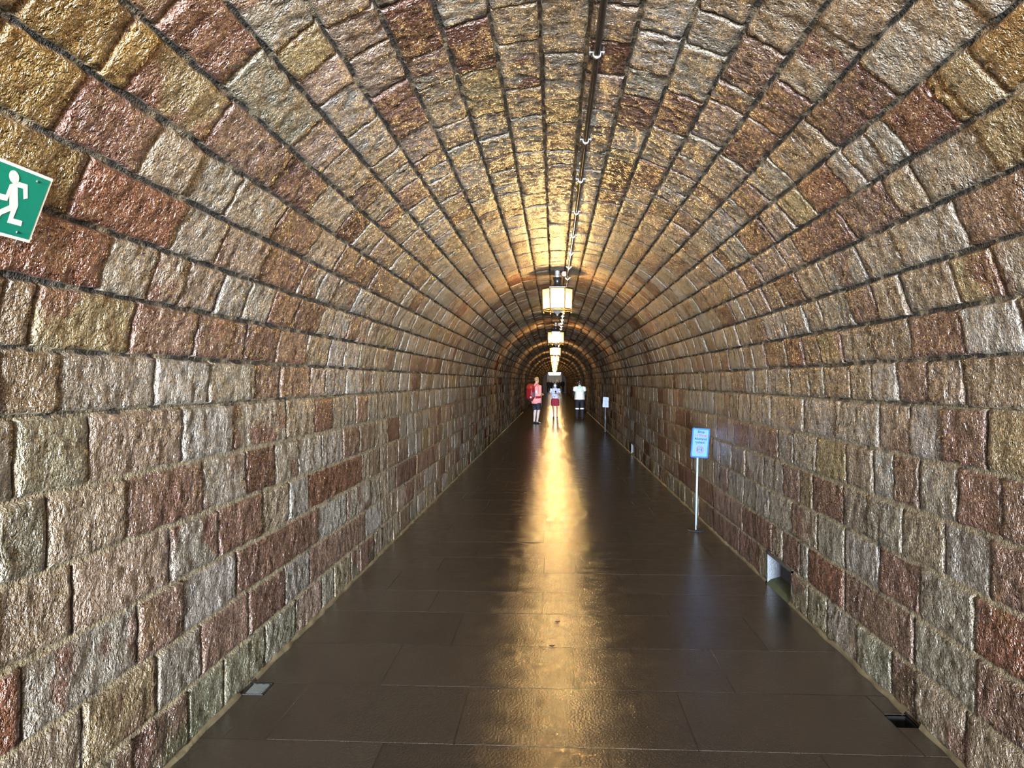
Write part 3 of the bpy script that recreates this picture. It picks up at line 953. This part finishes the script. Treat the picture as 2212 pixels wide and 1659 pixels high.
def hand(bm, wrist, d, palm_n, s=1.0, curl=0.5, thumb_side=1):
    """palm, four bent fingers and a thumb; d points along the hand, palm_n out of the palm"""
    w = Vector(wrist); d = Vector(d).normalized(); p = Vector(palm_n); p = (p - d * p.dot(d)).normalized()
    x = d.cross(p) * thumb_side           # towards the thumb
    loft(bm, [w, w + d * .045 * s, w + d * .088 * s], [(.026 * s, .018 * s), (.040 * s, .016 * s), (.040 * s, .013 * s)], x, 12)
    for k, (off, L) in enumerate(((.030, .074), (.010, .084), (-.011, .078), (-.031, .060))):
        b = w + d * .086 * s + x * off * s
        pts = [b]; dd = d.copy()
        for j, f in enumerate((.45, .32, .26)):
            a = curl * (0.5 + 0.35 * j) * (1 + .08 * k)
            dd = (dd * math.cos(a) + p * math.sin(a)).normalized()
            pts.append(pts[-1] + dd * L * f * s)
        loft(bm, pts, [.0098 * s, .0092 * s, .0085 * s, .0074 * s], x, 8)
    b = w + d * .028 * s + x * .030 * s
    loft(bm, [b, b + (d * .5 + x * .7 + p * .25).normalized() * .038 * s, b + (d * .5 + x * .7 + p * .25).normalized() * .038 * s + (d * .85 + x * .1 + p * .5).normalized() * .034 * s], [.0135 * s, .0115 * s, .009 * s], p, 8)

def build_body(J, k=1.0, female=False):
    """one closed skin built from the joints; local frame: x to the person's right, y forward, z up"""
    bm = bmesh.new()
    g = lambda n: Vector(J[n])
    hw, sw = (0.165, 0.165) if female else (0.165, 0.200)
    pel, chest, neck, head = g('pelvis'), g('chest'), g('neck'), g('head')
    sd = J.get('side', (1, 0, 0))
    bel = J.get('belly', 0.0)
    mid = lerp(pel, chest, .5) + Vector((0, bel * .5, 0))
    loft(bm, [pel + Vector((0, 0, -.06)), pel + Vector((0, 0, .04)), mid, chest, chest + Vector((0, -.005, .13)), neck + Vector((0, -.01, -.035))],
         [(hw * k * .95, .115 * k), (hw * k, .125 * k + bel * .4), ((.135 if female else .155) * k, .105 * k + bel), (.155 * k if female else .172 * k, .118 * k), (sw * .86 * k, .095 * k), (.075 * k, .065 * k)], sd, 22)
    loft(bm, [neck + Vector((0, -.01, -.05)), neck + Vector((0, .0, .03)), head + Vector((0, -.01, -.05))], [(.062 * k, .064 * k), (.054 * k, .058 * k), (.055 * k, .06 * k)], sd, 16)
    # head: skull, jaw, nose, ears
    hd = J.get('hside', sd); hx = Vector(hd).normalized(); hz = Vector(J.get('hup', (0, 0, 1))).normalized(); hy = hz.cross(hx)
    rot = Matrix((hx, hy, hz)).transposed()
    at = lambda x, y, z: head + (hx * x + hy * y + hz * z) * k
    add_sphere(bm, at(0, -.012, .045), .1 * k, (.76, .96, .90), 20, rot)
    add_sphere(bm, at(0, .020, -.030), .1 * k, (.60, .72, .80), 18, rot)
    loft(bm, [at(0, .083, .028), at(0, .098, .005), at(0, .108, -.012)], [.009 * k, .012 * k, .015 * k], hx, 8)
    loft(bm, [at(-.018, .086, -.048), at(0, .094, -.050), at(.018, .086, -.048)], [.006 * k, .009 * k, .006 * k], hz, 8)
    for sx in (-1, 1): add_sphere(bm, at(sx * .077, -.012, .005), .03 * k, (.35, .7, 1.1), 10, rot)
    for s in ('l', 'r'):
        sh, el, wr = g('sh_' + s), g('el_' + s), g('wr_' + s)
        m = k * (.86 if female else 1.0)
        loft(bm, [lerp(chest + Vector((0, 0, .10)), sh, .55), sh, lerp(sh, el, .45), el], [.062 * m, .056 * m, .048 * m, .040 * m], (0, 1, 0), 14)
        loft(bm, [el, lerp(el, wr, .3), lerp(el, wr, .75), wr], [.040 * m, .042 * m, .031 * m, .026 * m], (0, 1, 0), 14)
        hand(bm, wr, g('hd_' + s), g('pn_' + s), k * (.92 if female else 1.0), J.get('curl_' + s, .5), J.get('th_' + s, 1))
        hp, kn, an = g('hp_' + s), g('kn_' + s), g('an_' + s)
        loft(bm, [hp + Vector((0, 0, .03)), lerp(hp, kn, .3), lerp(hp, kn, .75), kn], [.093 * m, .086 * m, .063 * m, .056 * m], (1, 0, 0), 16)
        fw = Vector(J.get('toe_' + s, (0, 1, 0))).normalized()
        loft(bm, [kn, lerp(kn, an, .28) - fw * .012, lerp(kn, an, .7), an], [.056 * m, .058 * m, .041 * m, .036 * m], (1, 0, 0), 16)
        if not J.get('shod', True) or True:
            up = Vector(J.get('up_' + s, (0, 0, 1)))
            heel = an - fw * .045 * k - up * .045 * k; ball = an + fw * .115 * k - up * .055 * k; toe = an + fw * .165 * k - up * .060 * k
            sx = fw.cross(up)
            loft(bm, [heel, an + fw * .02 - up * .03, ball, toe], [(.030 * k, .030 * k), (.034 * k, .038 * k), (.040 * k, .024 * k), (.034 * k, .016 * k)], sx, 12)
    return bm, at, rot

def shoe_bm(J, s, k, low=True):
    bm = bmesh.new()
    an = Vector(J['an_' + s]); fw = Vector(J.get('toe_' + s, (0, 1, 0))).normalized(); up = Vector(J.get('up_' + s, (0, 0, 1))); sx = fw.cross(up)
    heel = an - fw * .052 * k - up * .042 * k; ball = an + fw * .115 * k - up * .052 * k; toe = an + fw * .172 * k - up * .056 * k
    loft(bm, [heel, an + fw * .02 - up * .036 * k, ball, toe], [(.037 * k, .040 * k), (.041 * k, .040 * k), (.048 * k, .031 * k), (.041 * k, .022 * k)], sx, 14)
    if not low:
        loft(bm, [an - up * .03, an + up * .05], [.05 * k, .05 * k], sx, 12)
    return bm

M_SKIN = simple('skin_light', (0.56, 0.34, 0.26), 0.5, var=0.06)
M_SKIN_P = simple('skin_pale', (0.50, 0.40, 0.39), 0.5, var=0.06)
M_SKIN_T = simple('skin_tan', (0.34, 0.19, 0.13), 0.5, var=0.06)
M_BLOND = simple('hair_grey_blond', (0.36, 0.23, 0.10), 0.5, var=0.3, scale=60)
M_DARKHAIR = simple('hair_dark', (0.012, 0.009, 0.008), 0.4, var=0.3, scale=60)
M_EYE = simple('eye_dark', (0.02, 0.015, 0.012), 0.2)
M_PINK = simple('salmon_cotton', (0.78, 0.27, 0.27), 0.8, var=0.08)
M_NAVY = simple('navy_cloth', (0.005, 0.007, 0.017), 0.8, var=0.2)
M_REDBAG = simple('red_nylon', (0.22, 0.007, 0.014), 0.5, var=0.12)
M_REDLID = simple('bright_red_nylon', (0.30, 0.022, 0.014), 0.5, var=0.12)
M_GREYBAG = simple('grey_webbing', (0.10, 0.085, 0.11), 0.7)
M_WHITEOBJ = simple('white_plastic', (0.75, 0.77, 0.80), 0.4)
M_BLUEISH = simple('pale_blue_fabric', (0.50, 0.66, 0.88), 0.7, var=0.06)
M_SHOE = simple('dark_leather', (0.012, 0.011, 0.012), 0.45)
M_MAROON = simple('dark_red_cotton', (0.22, 0.008, 0.030), 0.8, var=0.15)
M_VESTGREEN = simple('mint_green_mesh', (0.42, 0.66, 0.56), 0.7, var=0.08)
M_REFLECT = simple('silver_white_reflective_tape', (0.97, 0.99, 1.0), 0.62, 0.65, var=0.02)
M_BLACKCLOTH = simple('black_cloth', (0.010, 0.011, 0.014), 0.8, var=0.2)

def make_floral():
    m, nt, p, out = new_mat('patterned_blouse')
    tc = N(nt, 'ShaderNodeTexCoord').outputs['Object']
    f = ramp(nt, noise_tex(nt, tc, 16.0, 2.0, 0.6, 0.6), 0.56, 0.62)
    nt.links.new(mix_col(nt, f, (0.50, 0.58, 0.80), (0.16, 0.19, 0.36)), p.inputs['Base Color'])
    p.inputs['Roughness'].default_value = 0.8
    return m
M_FLORAL = make_floral()

def eyes(parent, at, k, y=.080):
    for sx in (-1, 1):
        bm = bmesh.new(); add_sphere(bm, at(sx * .031, y, .024), .0105 * k, n=10); obj('eye', bm, M_EYE, parent, True)

# ---- man in a pink shirt with a red rucksack: faces right and away, back of the head to the mouth
k = 1.0
J = dict(pelvis=(0, -.02, .93), chest=(0, 0, 1.22), neck=(0, .01, 1.48), head=(0, .035, 1.625), belly=.05,
         sh_r=(.190, -.01, 1.405), el_r=(.245, -.06, 1.09), wr_r=(.13, .19, 1.12), hd_r=(-.55, .75, .05), pn_r=(-.3, -.2, -.9), th_r=-1, curl_r=.7,
         sh_l=(-.190, -.01, 1.405), el_l=(-.25, -.03, 1.10), wr_l=(-.10, .22, 1.10), hd_l=(.6, .7, 0), pn_l=(.2, -.2, -.9), th_l=1, curl_l=.7,
         hp_r=(.09, -.02, .90), kn_r=(.10, .03, .50), an_r=(.10, -.06, .085), toe_r=(.15, 1, 0),
         hp_l=(-.09, -.01, .90), kn_l=(-.11, .06, .50), an_l=(-.13, .02, .085), toe_l=(-.2, 1, 0),
         hside=(math.cos(.15), math.sin(.15), 0))
mx_, my_ = px_floor(1158.5, 915)
man = empty('person', (mx_, my_, 0), math.radians(-42))
bm, at, rot = build_body(J, k)
body = fused('body', bm, M_SKIN, man, .0075)
body.data.materials.append(M_SKIN_P)
for p_ in body.data.polygons:
    if p_.center.z < .80: p_.material_index = 1
eyes(man, at, k)
# cropped hair, thin on top
bm = bmesh.new(); add_sphere(bm, at(0, -.020, .052), .1, (.815, .985, .935), 28, rot)
bmesh.ops.bisect_plane(bm, geom=bm.verts[:] + bm.edges[:] + bm.faces[:], plane_co=at(0, .045, .055), plane_no=(rot @ Vector((0, .80, -.60))), clear_outer=True)
bmesh.ops.bisect_plane(bm, geom=bm.verts[:] + bm.edges[:] + bm.faces[:], plane_co=at(0, -.03, -.035), plane_no=(rot @ Vector((0, .1, -1))), clear_outer=True)
obj('hair', bm, M_BLOND, man, True)
# shirt hanging over the shorts
bm = bmesh.new()
loft(bm, [(0, 0, .83), (0, .01, .95), (0, .035, 1.08), (0, .01, 1.24), (0, -.003, 1.38), (0, -.002, 1.475)], [(.220, .185), (.212, .178), (.195, .172), (.195, .142), (.185, .118), (.092, .084)], n=24)
for s in ('l', 'r'):
    sh, el = Vector(J['sh_' + s]), Vector(J['el_' + s])
    loft(bm, [lerp((0, 0, 1.37), sh, .6), sh, lerp(sh, el, .5), lerp(sh, el, .78)], [.078, .074, .068, .066], (0, 1, 0), 14)
fused('shirt', bm, M_PINK, man, .009)
bm = bmesh.new(); loft(bm, [(0, .005, 1.475), (0, .01, 1.508)], [(.080, .080), (.070, .070)], n=16); obj('collar', bm, M_PINK, man, True)
bm = bmesh.new()
loft(bm, [(0, -.015, .76), (0, -.01, .86)], [(.172, .138), (.165, .125)], n=22)
for s in ('l', 'r'):
    hp, kn = Vector(J['hp_' + s]), Vector(J['kn_' + s])
    loft(bm, [hp, lerp(hp, kn, .5), lerp(hp, kn, .93)], [(.105, .125), (.100, .108), (.098, .102)], (1, 0, 0), 18, cap=False)
fused('shorts', bm, M_NAVY, man, .009)
for s in ('l', 'r'):
    bm = bmesh.new(); an = Vector(J['an_' + s]); fw = Vector(J['toe_' + s]).normalized()
    sx = fw.cross(Vector((0, 0, 1)))
    loft(bm, [an - fw * .055 - Vector((0, 0, .072)), an + fw * .05 - Vector((0, 0, .073)), an + fw * .18 - Vector((0, 0, .073))], [(.040, .013), (.044, .013), (.044, .012)], sx, 14)
    loft(bm, [an - fw * .055 - Vector((0, 0, .05)), an - fw * .02 - Vector((0, 0, .045)), an + fw * .045 - Vector((0, 0, .045))], [(.040, .036), (.043, .040), (.045, .034)], sx, 14)
    fused('sandal', bm, M_SHOE, man, .006)
tag(man, 'person in a pink shirt and navy shorts wearing a red backpack, bare legs', 'person')

# rucksack: body, lid, pocket, straps, bottle, hanging strap
bag = empty('backpack', (mx_, my_, 0), math.radians(-42))
bm = bmesh.new()
loft(bm, [(0, -.30, .98), (0, -.315, 1.10), (0, -.31, 1.25), (0, -.29, 1.36)], [(.150, .105), (.158, .118), (.155, .115), (.140, .098)], n=32, p=4.0)
b_ = fused('pack_body', bm, M_REDBAG, bag, .01)
bm = bmesh.new(); loft(bm, [(0, -.315, 1.365), (0, -.325, 1.425)], [(.152, .128), (.140, .112)], n=28, p=3.5)
fused('lid', bm, M_REDLID, bag, .01)
for sx in (-1, 1):
    bm = bmesh.new(); loft(bm, [(sx * .150, -.30, 1.02), (sx * .158, -.31, 1.19)], [(.020, .075), (.012, .07)], n=20, p=3.5)
    fused('mesh_pocket', bm, M_GREYBAG, bag, .007)
    bm = bmesh.new()
    add_tube(bm, [(sx * .10, -.20, 1.38), (sx * .118, -.12, 1.475), (sx * .12, -.02, 1.495), (sx * .125, .092, 1.42), (sx * .14, .125, 1.27), (sx * .175, .115, 1.13), (sx * .212, .02, 1.03), (sx * .19, -.17, 1.0)], .011, 8)
    obj('shoulder_strap', bm, M_REDBAG, bag, True)
    bm = bmesh.new(); loft(bm, [(sx * .15, -.20, .995), (sx * .205, -.08, 1.0), (sx * .216, .03, 1.0)], [(.045, .014), (.042, .012), (.022, .010)], (0, 0, 1), 10)
    obj('hip_belt', bm, M_REDBAG, bag, True)
bm = bmesh.new(); add_tube(bm, [(.218, .04, 1.0), (.224, .05, .90), (.222, .06, .76), (.224, .055, .66)], .0075, 8)
obj('loose_strap', bm, M_GREYBAG, bag, True)
bm = bmesh.new(); add_sphere(bm, (.165, -.16, 1.20), .05, (.55, 1, 1.35), 14); obj('side_pouch', bm, M_BLUEISH, bag, True)
bm = bmesh.new(); add_sphere(bm, (.10, -.412, 1.00), .034, n=14); obj('white_tag', bm, M_WHITEOBJ, bag, True)
bm = bmesh.new(); loft(bm, [(0, -.30, .90), (0, -.30, .955)], [(.10, .07), (.13, .10)], n=16); fused('bottom_panel', bm, M_BLACKCLOTH, bag, .01)
tag(bag, 'red backpack with a brighter lid on the back of the pink-shirted person', 'backpack')

# ---- woman walking towards the mouth with a face mask and a phone
k = .915
J = dict(pelvis=(0, 0, .84), chest=(0, .01, 1.10), neck=(0, .01, 1.305), head=(0, .03, 1.435),
         sh_r=(.160, 0, 1.255), el_r=(.215, -.04, .98), wr_r=(.262, .02, .77), hd_r=(.05, .12, -1), pn_r=(-1, 0, 0), th_r=1, curl_r=.35,
         sh_l=(-.160, 0, 1.255), el_l=(-.245, .0, .99), wr_l=(-.11, .20, 1.06), hd_l=(.8, .35, .25), pn_l=(.0, -.5, .8), th_l=1, curl_l=.75,
         hp_r=(.082, 0, .80), kn_r=(.075, .10, .43), an_r=(.055, -.10, .10), toe_r=(.05, 1, -.45), up_r=(0, .4, .9),
         hp_l=(-.082, 0, .80), kn_l=(-.085, .06, .43), an_l=(-.085, .10, .080), toe_l=(0, 1, 0))
wx_, wy_ = px_floor(1199, 904)
wom = empty('person', (wx_, wy_, 0), math.radians(180))
bm, at, rot = build_body(J, k, True)
fused('body', bm, M_SKIN_T, wom, .007)
eyes(wom, at, k)
bm = bmesh.new()
add_sphere(bm, at(0, -.022, .054), .1 * k, (.88, 1.02, .97), 20, rot)
for sx in (-1, 1): loft(bm, [at(sx * .068, -.01, .06), at(sx * .082, -.012, -.03), at(sx * .078, -.02, -.12)], [(.028 * k, .05 * k), (.026 * k, .05 * k), (.018 * k, .035 * k)], rot @ Vector((1, 0, 0)), 12)
loft(bm, [at(0, -.07, .04), at(0, -.085, -.04), at(0, -.075, -.13)], [(.085 * k, .045 * k), (.085 * k, .04 * k), (.07 * k, .025 * k)], rot @ Vector((1, 0, 0)), 14)
fused('hair', bm, M_DARKHAIR, wom, .007)
bm = bmesh.new(); add_sphere(bm, at(0, .034, -.028), .1 * k, (.68, .95, .76), 20, rot)
bmesh.ops.bisect_plane(bm, geom=bm.verts[:] + bm.edges[:] + bm.faces[:], plane_co=at(0, .02, 0), plane_no=rot @ Vector((0, -1, 0)), clear_outer=True)
mask_mat = simple('pale_blue_mask', (0.62, 0.74, 0.88), 0.8, var=.03)
obj('face_mask', bm, mask_mat, wom, True)
bm = bmesh.new()
loft(bm, [(0, .0, .80), (0, 0, .92), (0, .012, 1.09), (0, .008, 1.20), (0, .002, 1.268)], [(.172, .125), (.152, .118), (.165, .132), (.155, .122), (.105, .092)], n=22)
for s in ('l', 'r'):
    sh, el = Vector(J['sh_' + s]), Vector(J['el_' + s])
    loft(bm, [lerp((0, 0, 1.19), sh, .6), sh, lerp(sh, el, .42)], [.062, .062, .062], (0, 1, 0), 14)
fused('blouse', bm, M_FLORAL, wom, .008)
bm = bmesh.new()
loft(bm, [(0, -.003, .62), (0, 0, .74), (0, 0, .855)], [(.155, .125), (.178, .138), (.162, .125)], n=22)
for s in ('l', 'r'):
    hp, kn = Vector(J['hp_' + s]), Vector(J['kn_' + s])
    loft(bm, [hp, lerp(hp, kn, .70)], [(.098, .112), (.092, .098)], (1, 0, 0), 16, cap=False)
fused('shorts', bm, M_MAROON, wom, .008)
for s in ('l', 'r'): fused('shoe', shoe_bm(J, s, k * .95), M_SHOE, wom, .006)
tag(wom, 'person walking in a patterned light blue blouse, dark red shorts and a face mask', 'person')
def on_person(root, v):
    return root.matrix_basis @ Vector(v)
# sunglasses pushed up on the hair
sg = empty('sunglasses'); sg.matrix_basis = Matrix.Translation((wx_, wy_, 0)) @ Matrix.Rotation(PI, 4, 'Z')
M_LENS = simple('mirror_lens', (0.75, 0.72, 0.62), 0.15, 1.0)
for sx in (-1, 1):
    bm = bmesh.new(); add_sphere(bm, at(sx * .034, .062, .108), .027, (1, .25, .8), 14, Euler((-.5, 0, 0)).to_matrix()); obj('lens', bm, M_LENS, sg, True)
    bm = bmesh.new(); add_tube(bm, [at(sx * .06, .055, .108), at(sx * .088, .0, .075), at(sx * .086, -.04, .045)], .003, 6); obj('temple', bm, M_BLACK, sg)
bm = bmesh.new(); add_tube(bm, [at(-.012, .066, .112), at(.012, .066, .112)], .003, 6); obj('bridge', bm, M_BLACK, sg)
tag(sg, 'shiny sunglasses pushed up on the dark hair of the walking person', 'sunglasses')
# phone in the raised hand
ph = empty('phone'); ph.matrix_basis = Matrix.Translation((wx_, wy_, 0)) @ Matrix.Rotation(PI, 4, 'Z')
hc = Vector(J['wr_l']) + Vector((.8, .35, .25)).normalized() * .095
rp = Euler((math.radians(-25), 0, math.radians(-15))).to_matrix()
bm = bmesh.new(); add_box(bm, hc + Vector((.0, -.012, .042)), (.072, .009, .145), rp)
bmesh.ops.bevel(bm, geom=bm.edges[:], offset=.003, segments=2, affect='EDGES'); obj('case', bm, M_BLACK, ph)
bm = bmesh.new(); add_box(bm, hc + Vector((.0, -.012, .042)) + rp @ Vector((0, -.0052, 0)), (.064, .001, .132), rp); obj('screen', bm, simple('dark_glass', (.02, .022, .03), .08), ph)
tag(ph, 'dark phone held at the chest by the walking person in a mask', 'phone')

# ---- person in a reflective vest seen from behind
k = .955
J = dict(pelvis=(0, 0, .89), chest=(0, .01, 1.16), neck=(0, .015, 1.395), head=(0, .05, 1.535), hup=(0, .22, .97),
         sh_r=(.185, 0, 1.315), el_r=(.235, .02, 1.05), wr_r=(.11, .22, 1.06), hd_r=(-.6, .7, .1), pn_r=(-.2, -.3, -.9), th_r=-1, curl_r=.7,
         sh_l=(-.185, 0, 1.315), el_l=(-.235, .02, 1.05), wr_l=(-.11, .22, 1.06), hd_l=(.6, .7, .1), pn_l=(.2, -.3, -.9), th_l=1, curl_l=.7,
         hp_r=(.09, 0, .86), kn_r=(.105, .02, .47), an_r=(.11, -.02, .085), toe_r=(.2, 1, 0),
         hp_l=(-.09, 0, .86), kn_l=(-.10, .03, .47), an_l=(-.115, .03, .085), toe_l=(-.2, 1, 0))
gx_, gy_ = px_floor(1252, 906.5)
grd = empty('person', (gx_, gy_, 0), math.radians(2))
bm, at, rot = build_body(J, k)
fused('body', bm, M_SKIN, grd, .0075)
eyes(grd, at, k)
bm = bmesh.new(); add_sphere(bm, at(0, -.024, .048), .1 * k, (.84, 1.0, .96), 24, rot)
loft(bm, [at(0, -.06, .02), at(0, -.072, -.07)], [(.076 * k, .05 * k), (.06 * k, .03 * k)], rot @ Vector((1, 0, 0)), 14)
bmesh.ops.bisect_plane(bm, geom=bm.verts[:] + bm.edges[:] + bm.faces[:], plane_co=at(0, .055, .05), plane_no=rot @ Vector((0, .85, -.5)), clear_outer=True)
obj('hair', bm, M_DARKHAIR, grd, True)
# dark jacket under the vest
bm = bmesh.new()
loft(bm, [(0, 0, .90), (0, .01, 1.14), (0, .0, 1.27), (0, 0, 1.375)], [(.172, .135), (.180, .135), (.172, .112), (.085, .075)], n=22)
for s in ('l', 'r'):
    sh, el, wr = (Vector(J[q + s]) for q in ('sh_', 'el_', 'wr_'))
    loft(bm, [lerp((0, 0, 1.27), sh, .6), sh, lerp(sh, el, .5), el], [.070, .068, .060, .055], (0, 1, 0), 14)
    loft(bm, [el, lerp(el, wr, .5), lerp(el, wr, .92)], [.055, .050, .042], (0, 0, 1), 14)
fused('jacket', bm, M_NAVY, grd, .009)
# vest and its tape
VS = [((0, 0, .835), (.215, .165)), ((0, .005, .95), (.206, .158)), ((0, .012, 1.12), (.198, .155)), ((0, .006, 1.25), (.206, .138)), ((0, .0, 1.345), (.175, .108)), ((0, 0, 1.395), (.088, .082))]
bm = bmesh.new(); loft(bm, [v for v, _ in VS], [r for _, r in VS], n=28, cap=False)
for f in [f for f in bm.faces if len(f.verts) > 4]: bm.faces.remove(f)
for s in ('l', 'r'):
    sh = Vector(J['sh_' + s])
    loft(bm, [lerp((0, 0, 1.30), sh, .7), sh + Vector((0, 0, .004)), lerp(sh, J['el_' + s], .22)], [.082, .078, .078], (0, 1, 0), 16)
vest = obj('vest', bm, M_VESTGREEN, grd, True)
for s in ('l', 'r'):
    sh = Vector(J['sh_' + s]); bm = bmesh.new()
    loft(bm, [lerp((0, 0, 1.30), sh, .80) + Vector((0, 0, .006)), sh + Vector((0, 0, .006)), lerp(sh, J['el_' + s], .34)], [.086, .086, .086], (0, 1, 0), 18)
    obj('shoulder_cover', bm, M_REFLECT, vest, True)
def vest_at(z):
    for (p0, r0), (p1, r1) in zip(VS, VS[1:]):
        if p0[2] <= z <= p1[2]:
            t = (z - p0[2]) / (p1[2] - p0[2])
            return p0[1] * (1 - t) + p1[1] * t, r0[0] * (1 - t) + r1[0] * t, r0[1] * (1 - t) + r1[1] * t
def band(name, z0, z1, a0=0, a1=2 * PI, n=40, off=.005, nz=4):
    bm = bmesh.new(); rows = []
    for j in range(nz + 1):
        z = z0 + (z1 - z0) * j / nz
        cy, ra, rb = vest_at(z)
        rows.append([bm.verts.new(((ra + off) * math.cos(a0 + (a1 - a0) * i / n), cy + (rb + off) * math.sin(a0 + (a1 - a0) * i / n), z)) for i in range(n + 1)])
    for r0, r1 in zip(rows, rows[1:]):
        for i in range(n): bm.faces.new((r0[i], r0[i + 1], r1[i + 1], r1[i]))
    o = obj(name, bm, M_REFLECT, vest, True)
    return o
band('reflective_band', .842, .928); band('reflective_band', .938, 1.035)
band('back_patch', 1.045, 1.155, -PI / 2 - .75, -PI / 2 + .75, 20)
for s in (-1, 1): band('shoulder_band', 1.15, 1.365, -PI / 2 + s * .55, -PI / 2 + s * 1.35, 10, .006, 8)
bm = bmesh.new(); c_ = [bm.verts.new((.062 * math.cos(a), -(vest_at(1.235 + .062 * math.sin(a))[2]) * math.sqrt(1 - (.062 * math.cos(a) / .2) ** 2) - .008, 1.235 + .062 * math.sin(a))) for a in [2 * PI * q / 24 for q in range(24)]]
bm.faces.new(c_); obj('round_emblem', bm, M_REFLECT, vest)['label'] = 'round white reflective emblem'
bm = bmesh.new(); loft(bm, [(0, .0, 1.375), (0, .01, 1.405)], [(.078, .076), (.066, .064)], n=16); obj('collar', bm, M_VESTGREEN, vest, True)
# trousers with reflective knee bands
bm = bmesh.new(); loft(bm, [(0, 0, .80), (0, 0, .93)], [(.172, .135), (.168, .132)], n=22)
for s in ('l', 'r'):
    hp, kn, an = (Vector(J[q + s]) for q in ('hp_', 'kn_', 'an_'))
    loft(bm, [hp, lerp(hp, kn, .5), kn, lerp(kn, an, .5), lerp(kn, an, .93)], [(.095, .115), (.088, .098), (.078, .082), (.073, .075), (.068, .072)], (1, 0, 0), 16)
tr = fused('trousers', bm, M_NAVY, grd, .009)
for s in ('l', 'r'):
    kn, an = Vector(J['kn_' + s]), Vector(J['an_' + s])
    bm = bmesh.new(); q0, q1 = lerp(Vector(J['hp_' + s]), kn, .97), lerp(kn, an, .10)
    loft(bm, [q0, q1], [(.083, .087), (.083, .087)], (1, 0, 0), 20, cap=False)
    for f in [f for f in bm.faces if len(f.verts) > 4]: bm.faces.remove(f)
    obj('knee_band', bm, M_REFLECT, tr, True)
    fused('shoe', shoe_bm(J, s, k, False), M_SHOE, grd, .007)
tag(grd, 'person seen from behind in a white and mint reflective vest and dark trousers', 'person')

# ---- visitors far off in the dark hall
def bystander(px_, yd, hgt, rz, top, bot, hair, skin, label, vis=.02):
    k = hgt / 1.75
    y = Y_OUT + yd; x = EYE.x + (px_ - 1197.0) / FPX * y
    J = {}
    base = dict(pelvis=(0, 0, .94), chest=(0, .01, 1.22), neck=(0, .012, 1.455), head=(0, .03, 1.61),
                sh_r=(.185, 0, 1.38), el_r=(.235, -.03, 1.09), wr_r=(.225, .08, .86), hd_r=(0, .15, -1), pn_r=(-1, 0, 0),
                sh_l=(-.185, 0, 1.38), el_l=(-.235, -.03, 1.09), wr_l=(-.225, .08, .86), hd_l=(0, .15, -1), pn_l=(1, 0, 0), th_l=-1,
                hp_r=(.09, 0, .90), kn_r=(.10, .02, .49), an_r=(.105, -.02, .085), hp_l=(-.09, 0, .90), kn_l=(-.10, .02, .49), an_l=(-.105, .02, .085))
    for n_, v in base.items():
        J[n_] = v if isinstance(v, int) or n_[:2] in ('hd', 'pn') and n_ != 'head' else tuple(c * k for c in v)
    root = empty('person', (x, y, 0), rz)
    bm, at, rot = build_body(J, k)
    fused('body', bm, skin, root, vis)
    bm = bmesh.new(); add_sphere(bm, at(0, -.026, .055), .1 * k, (.84, .97, .95), 14, rot); obj('hair', bm, hair, root, True)
    bm = bmesh.new()
    loft(bm, [(0, 0, .86 * k), (0, .01, 1.2 * k), (0, 0, 1.36 * k), (0, 0, 1.44 * k)], [(.185 * k, .15 * k), (.19 * k, .15 * k), (.175 * k, .12 * k), (.08 * k, .08 * k)], n=18)
    for s in ('l', 'r'):
        sh, el, wr = (Vector(J[q + s]) for q in ('sh_', 'el_', 'wr_'))
        loft(bm, [lerp((0, 0, 1.33 * k), sh, .6), sh, el, lerp(el, wr, .9)], [.075 * k, .072 * k, .062 * k, .05 * k], (0, 1, 0), 12)
    fused('jacket', bm, top, root, .02)
    bm = bmesh.new(); loft(bm, [(0, 0, .84 * k), (0, 0, .97 * k)], [(.175 * k, .14 * k), (.17 * k, .135 * k)], n=18)
    for s in ('l', 'r'):
        hp, kn, an = (Vector(J[q + s]) for q in ('hp_', 'kn_', 'an_'))
        loft(bm, [hp, kn, lerp(kn, an, .93)], [(.1 * k, .115 * k), (.08 * k, .085 * k), (.075 * k, .078 * k)], (1, 0, 0), 14)
    fused('trousers', bm, bot, root, .02)
    for s in ('l', 'r'): fused('shoe', shoe_bm(J, s, k), M_SHOE, root, .015)
    tag(root, label, 'person', 'visitors waiting in the dark hall')
M_BROWNC = simple('dark_brown_cloth', (0.05, 0.03, 0.02), 0.8)
M_GREYC = simple('dark_grey_cloth', (0.045, 0.045, 0.05), 0.8)
bystander(1215.5, 2.2, 1.86, .4, M_BLACKCLOTH, M_BLACKCLOTH, M_DARKHAIR, M_SKIN, 'tall far person in black standing against the hall edge beside the end arch')
bystander(1208.5, 3.4, 1.74, PI + .3, M_BROWNC, M_NAVY, M_DARKHAIR, M_SKIN, 'far person in a dark brown jacket, next to the tall one in black')
bystander(1203, 4.6, 1.76, PI, M_GREYC, M_BLACKCLOTH, M_DARKHAIR, M_SKIN, 'far person in dark grey just beside the head of the walking person')
bystander(1191, 3.6, 1.72, PI - .4, M_BLACKCLOTH, M_NAVY, M_BLOND, M_SKIN, 'far fair-haired person in black near the shoulder of the walking person')
bystander(1185, 2.4, 1.78, PI - .2, M_BROWNC, M_BLACKCLOTH, M_DARKHAIR, M_SKIN, 'far person in brown at the outer end of the waiting group, on the pink-shirt side')
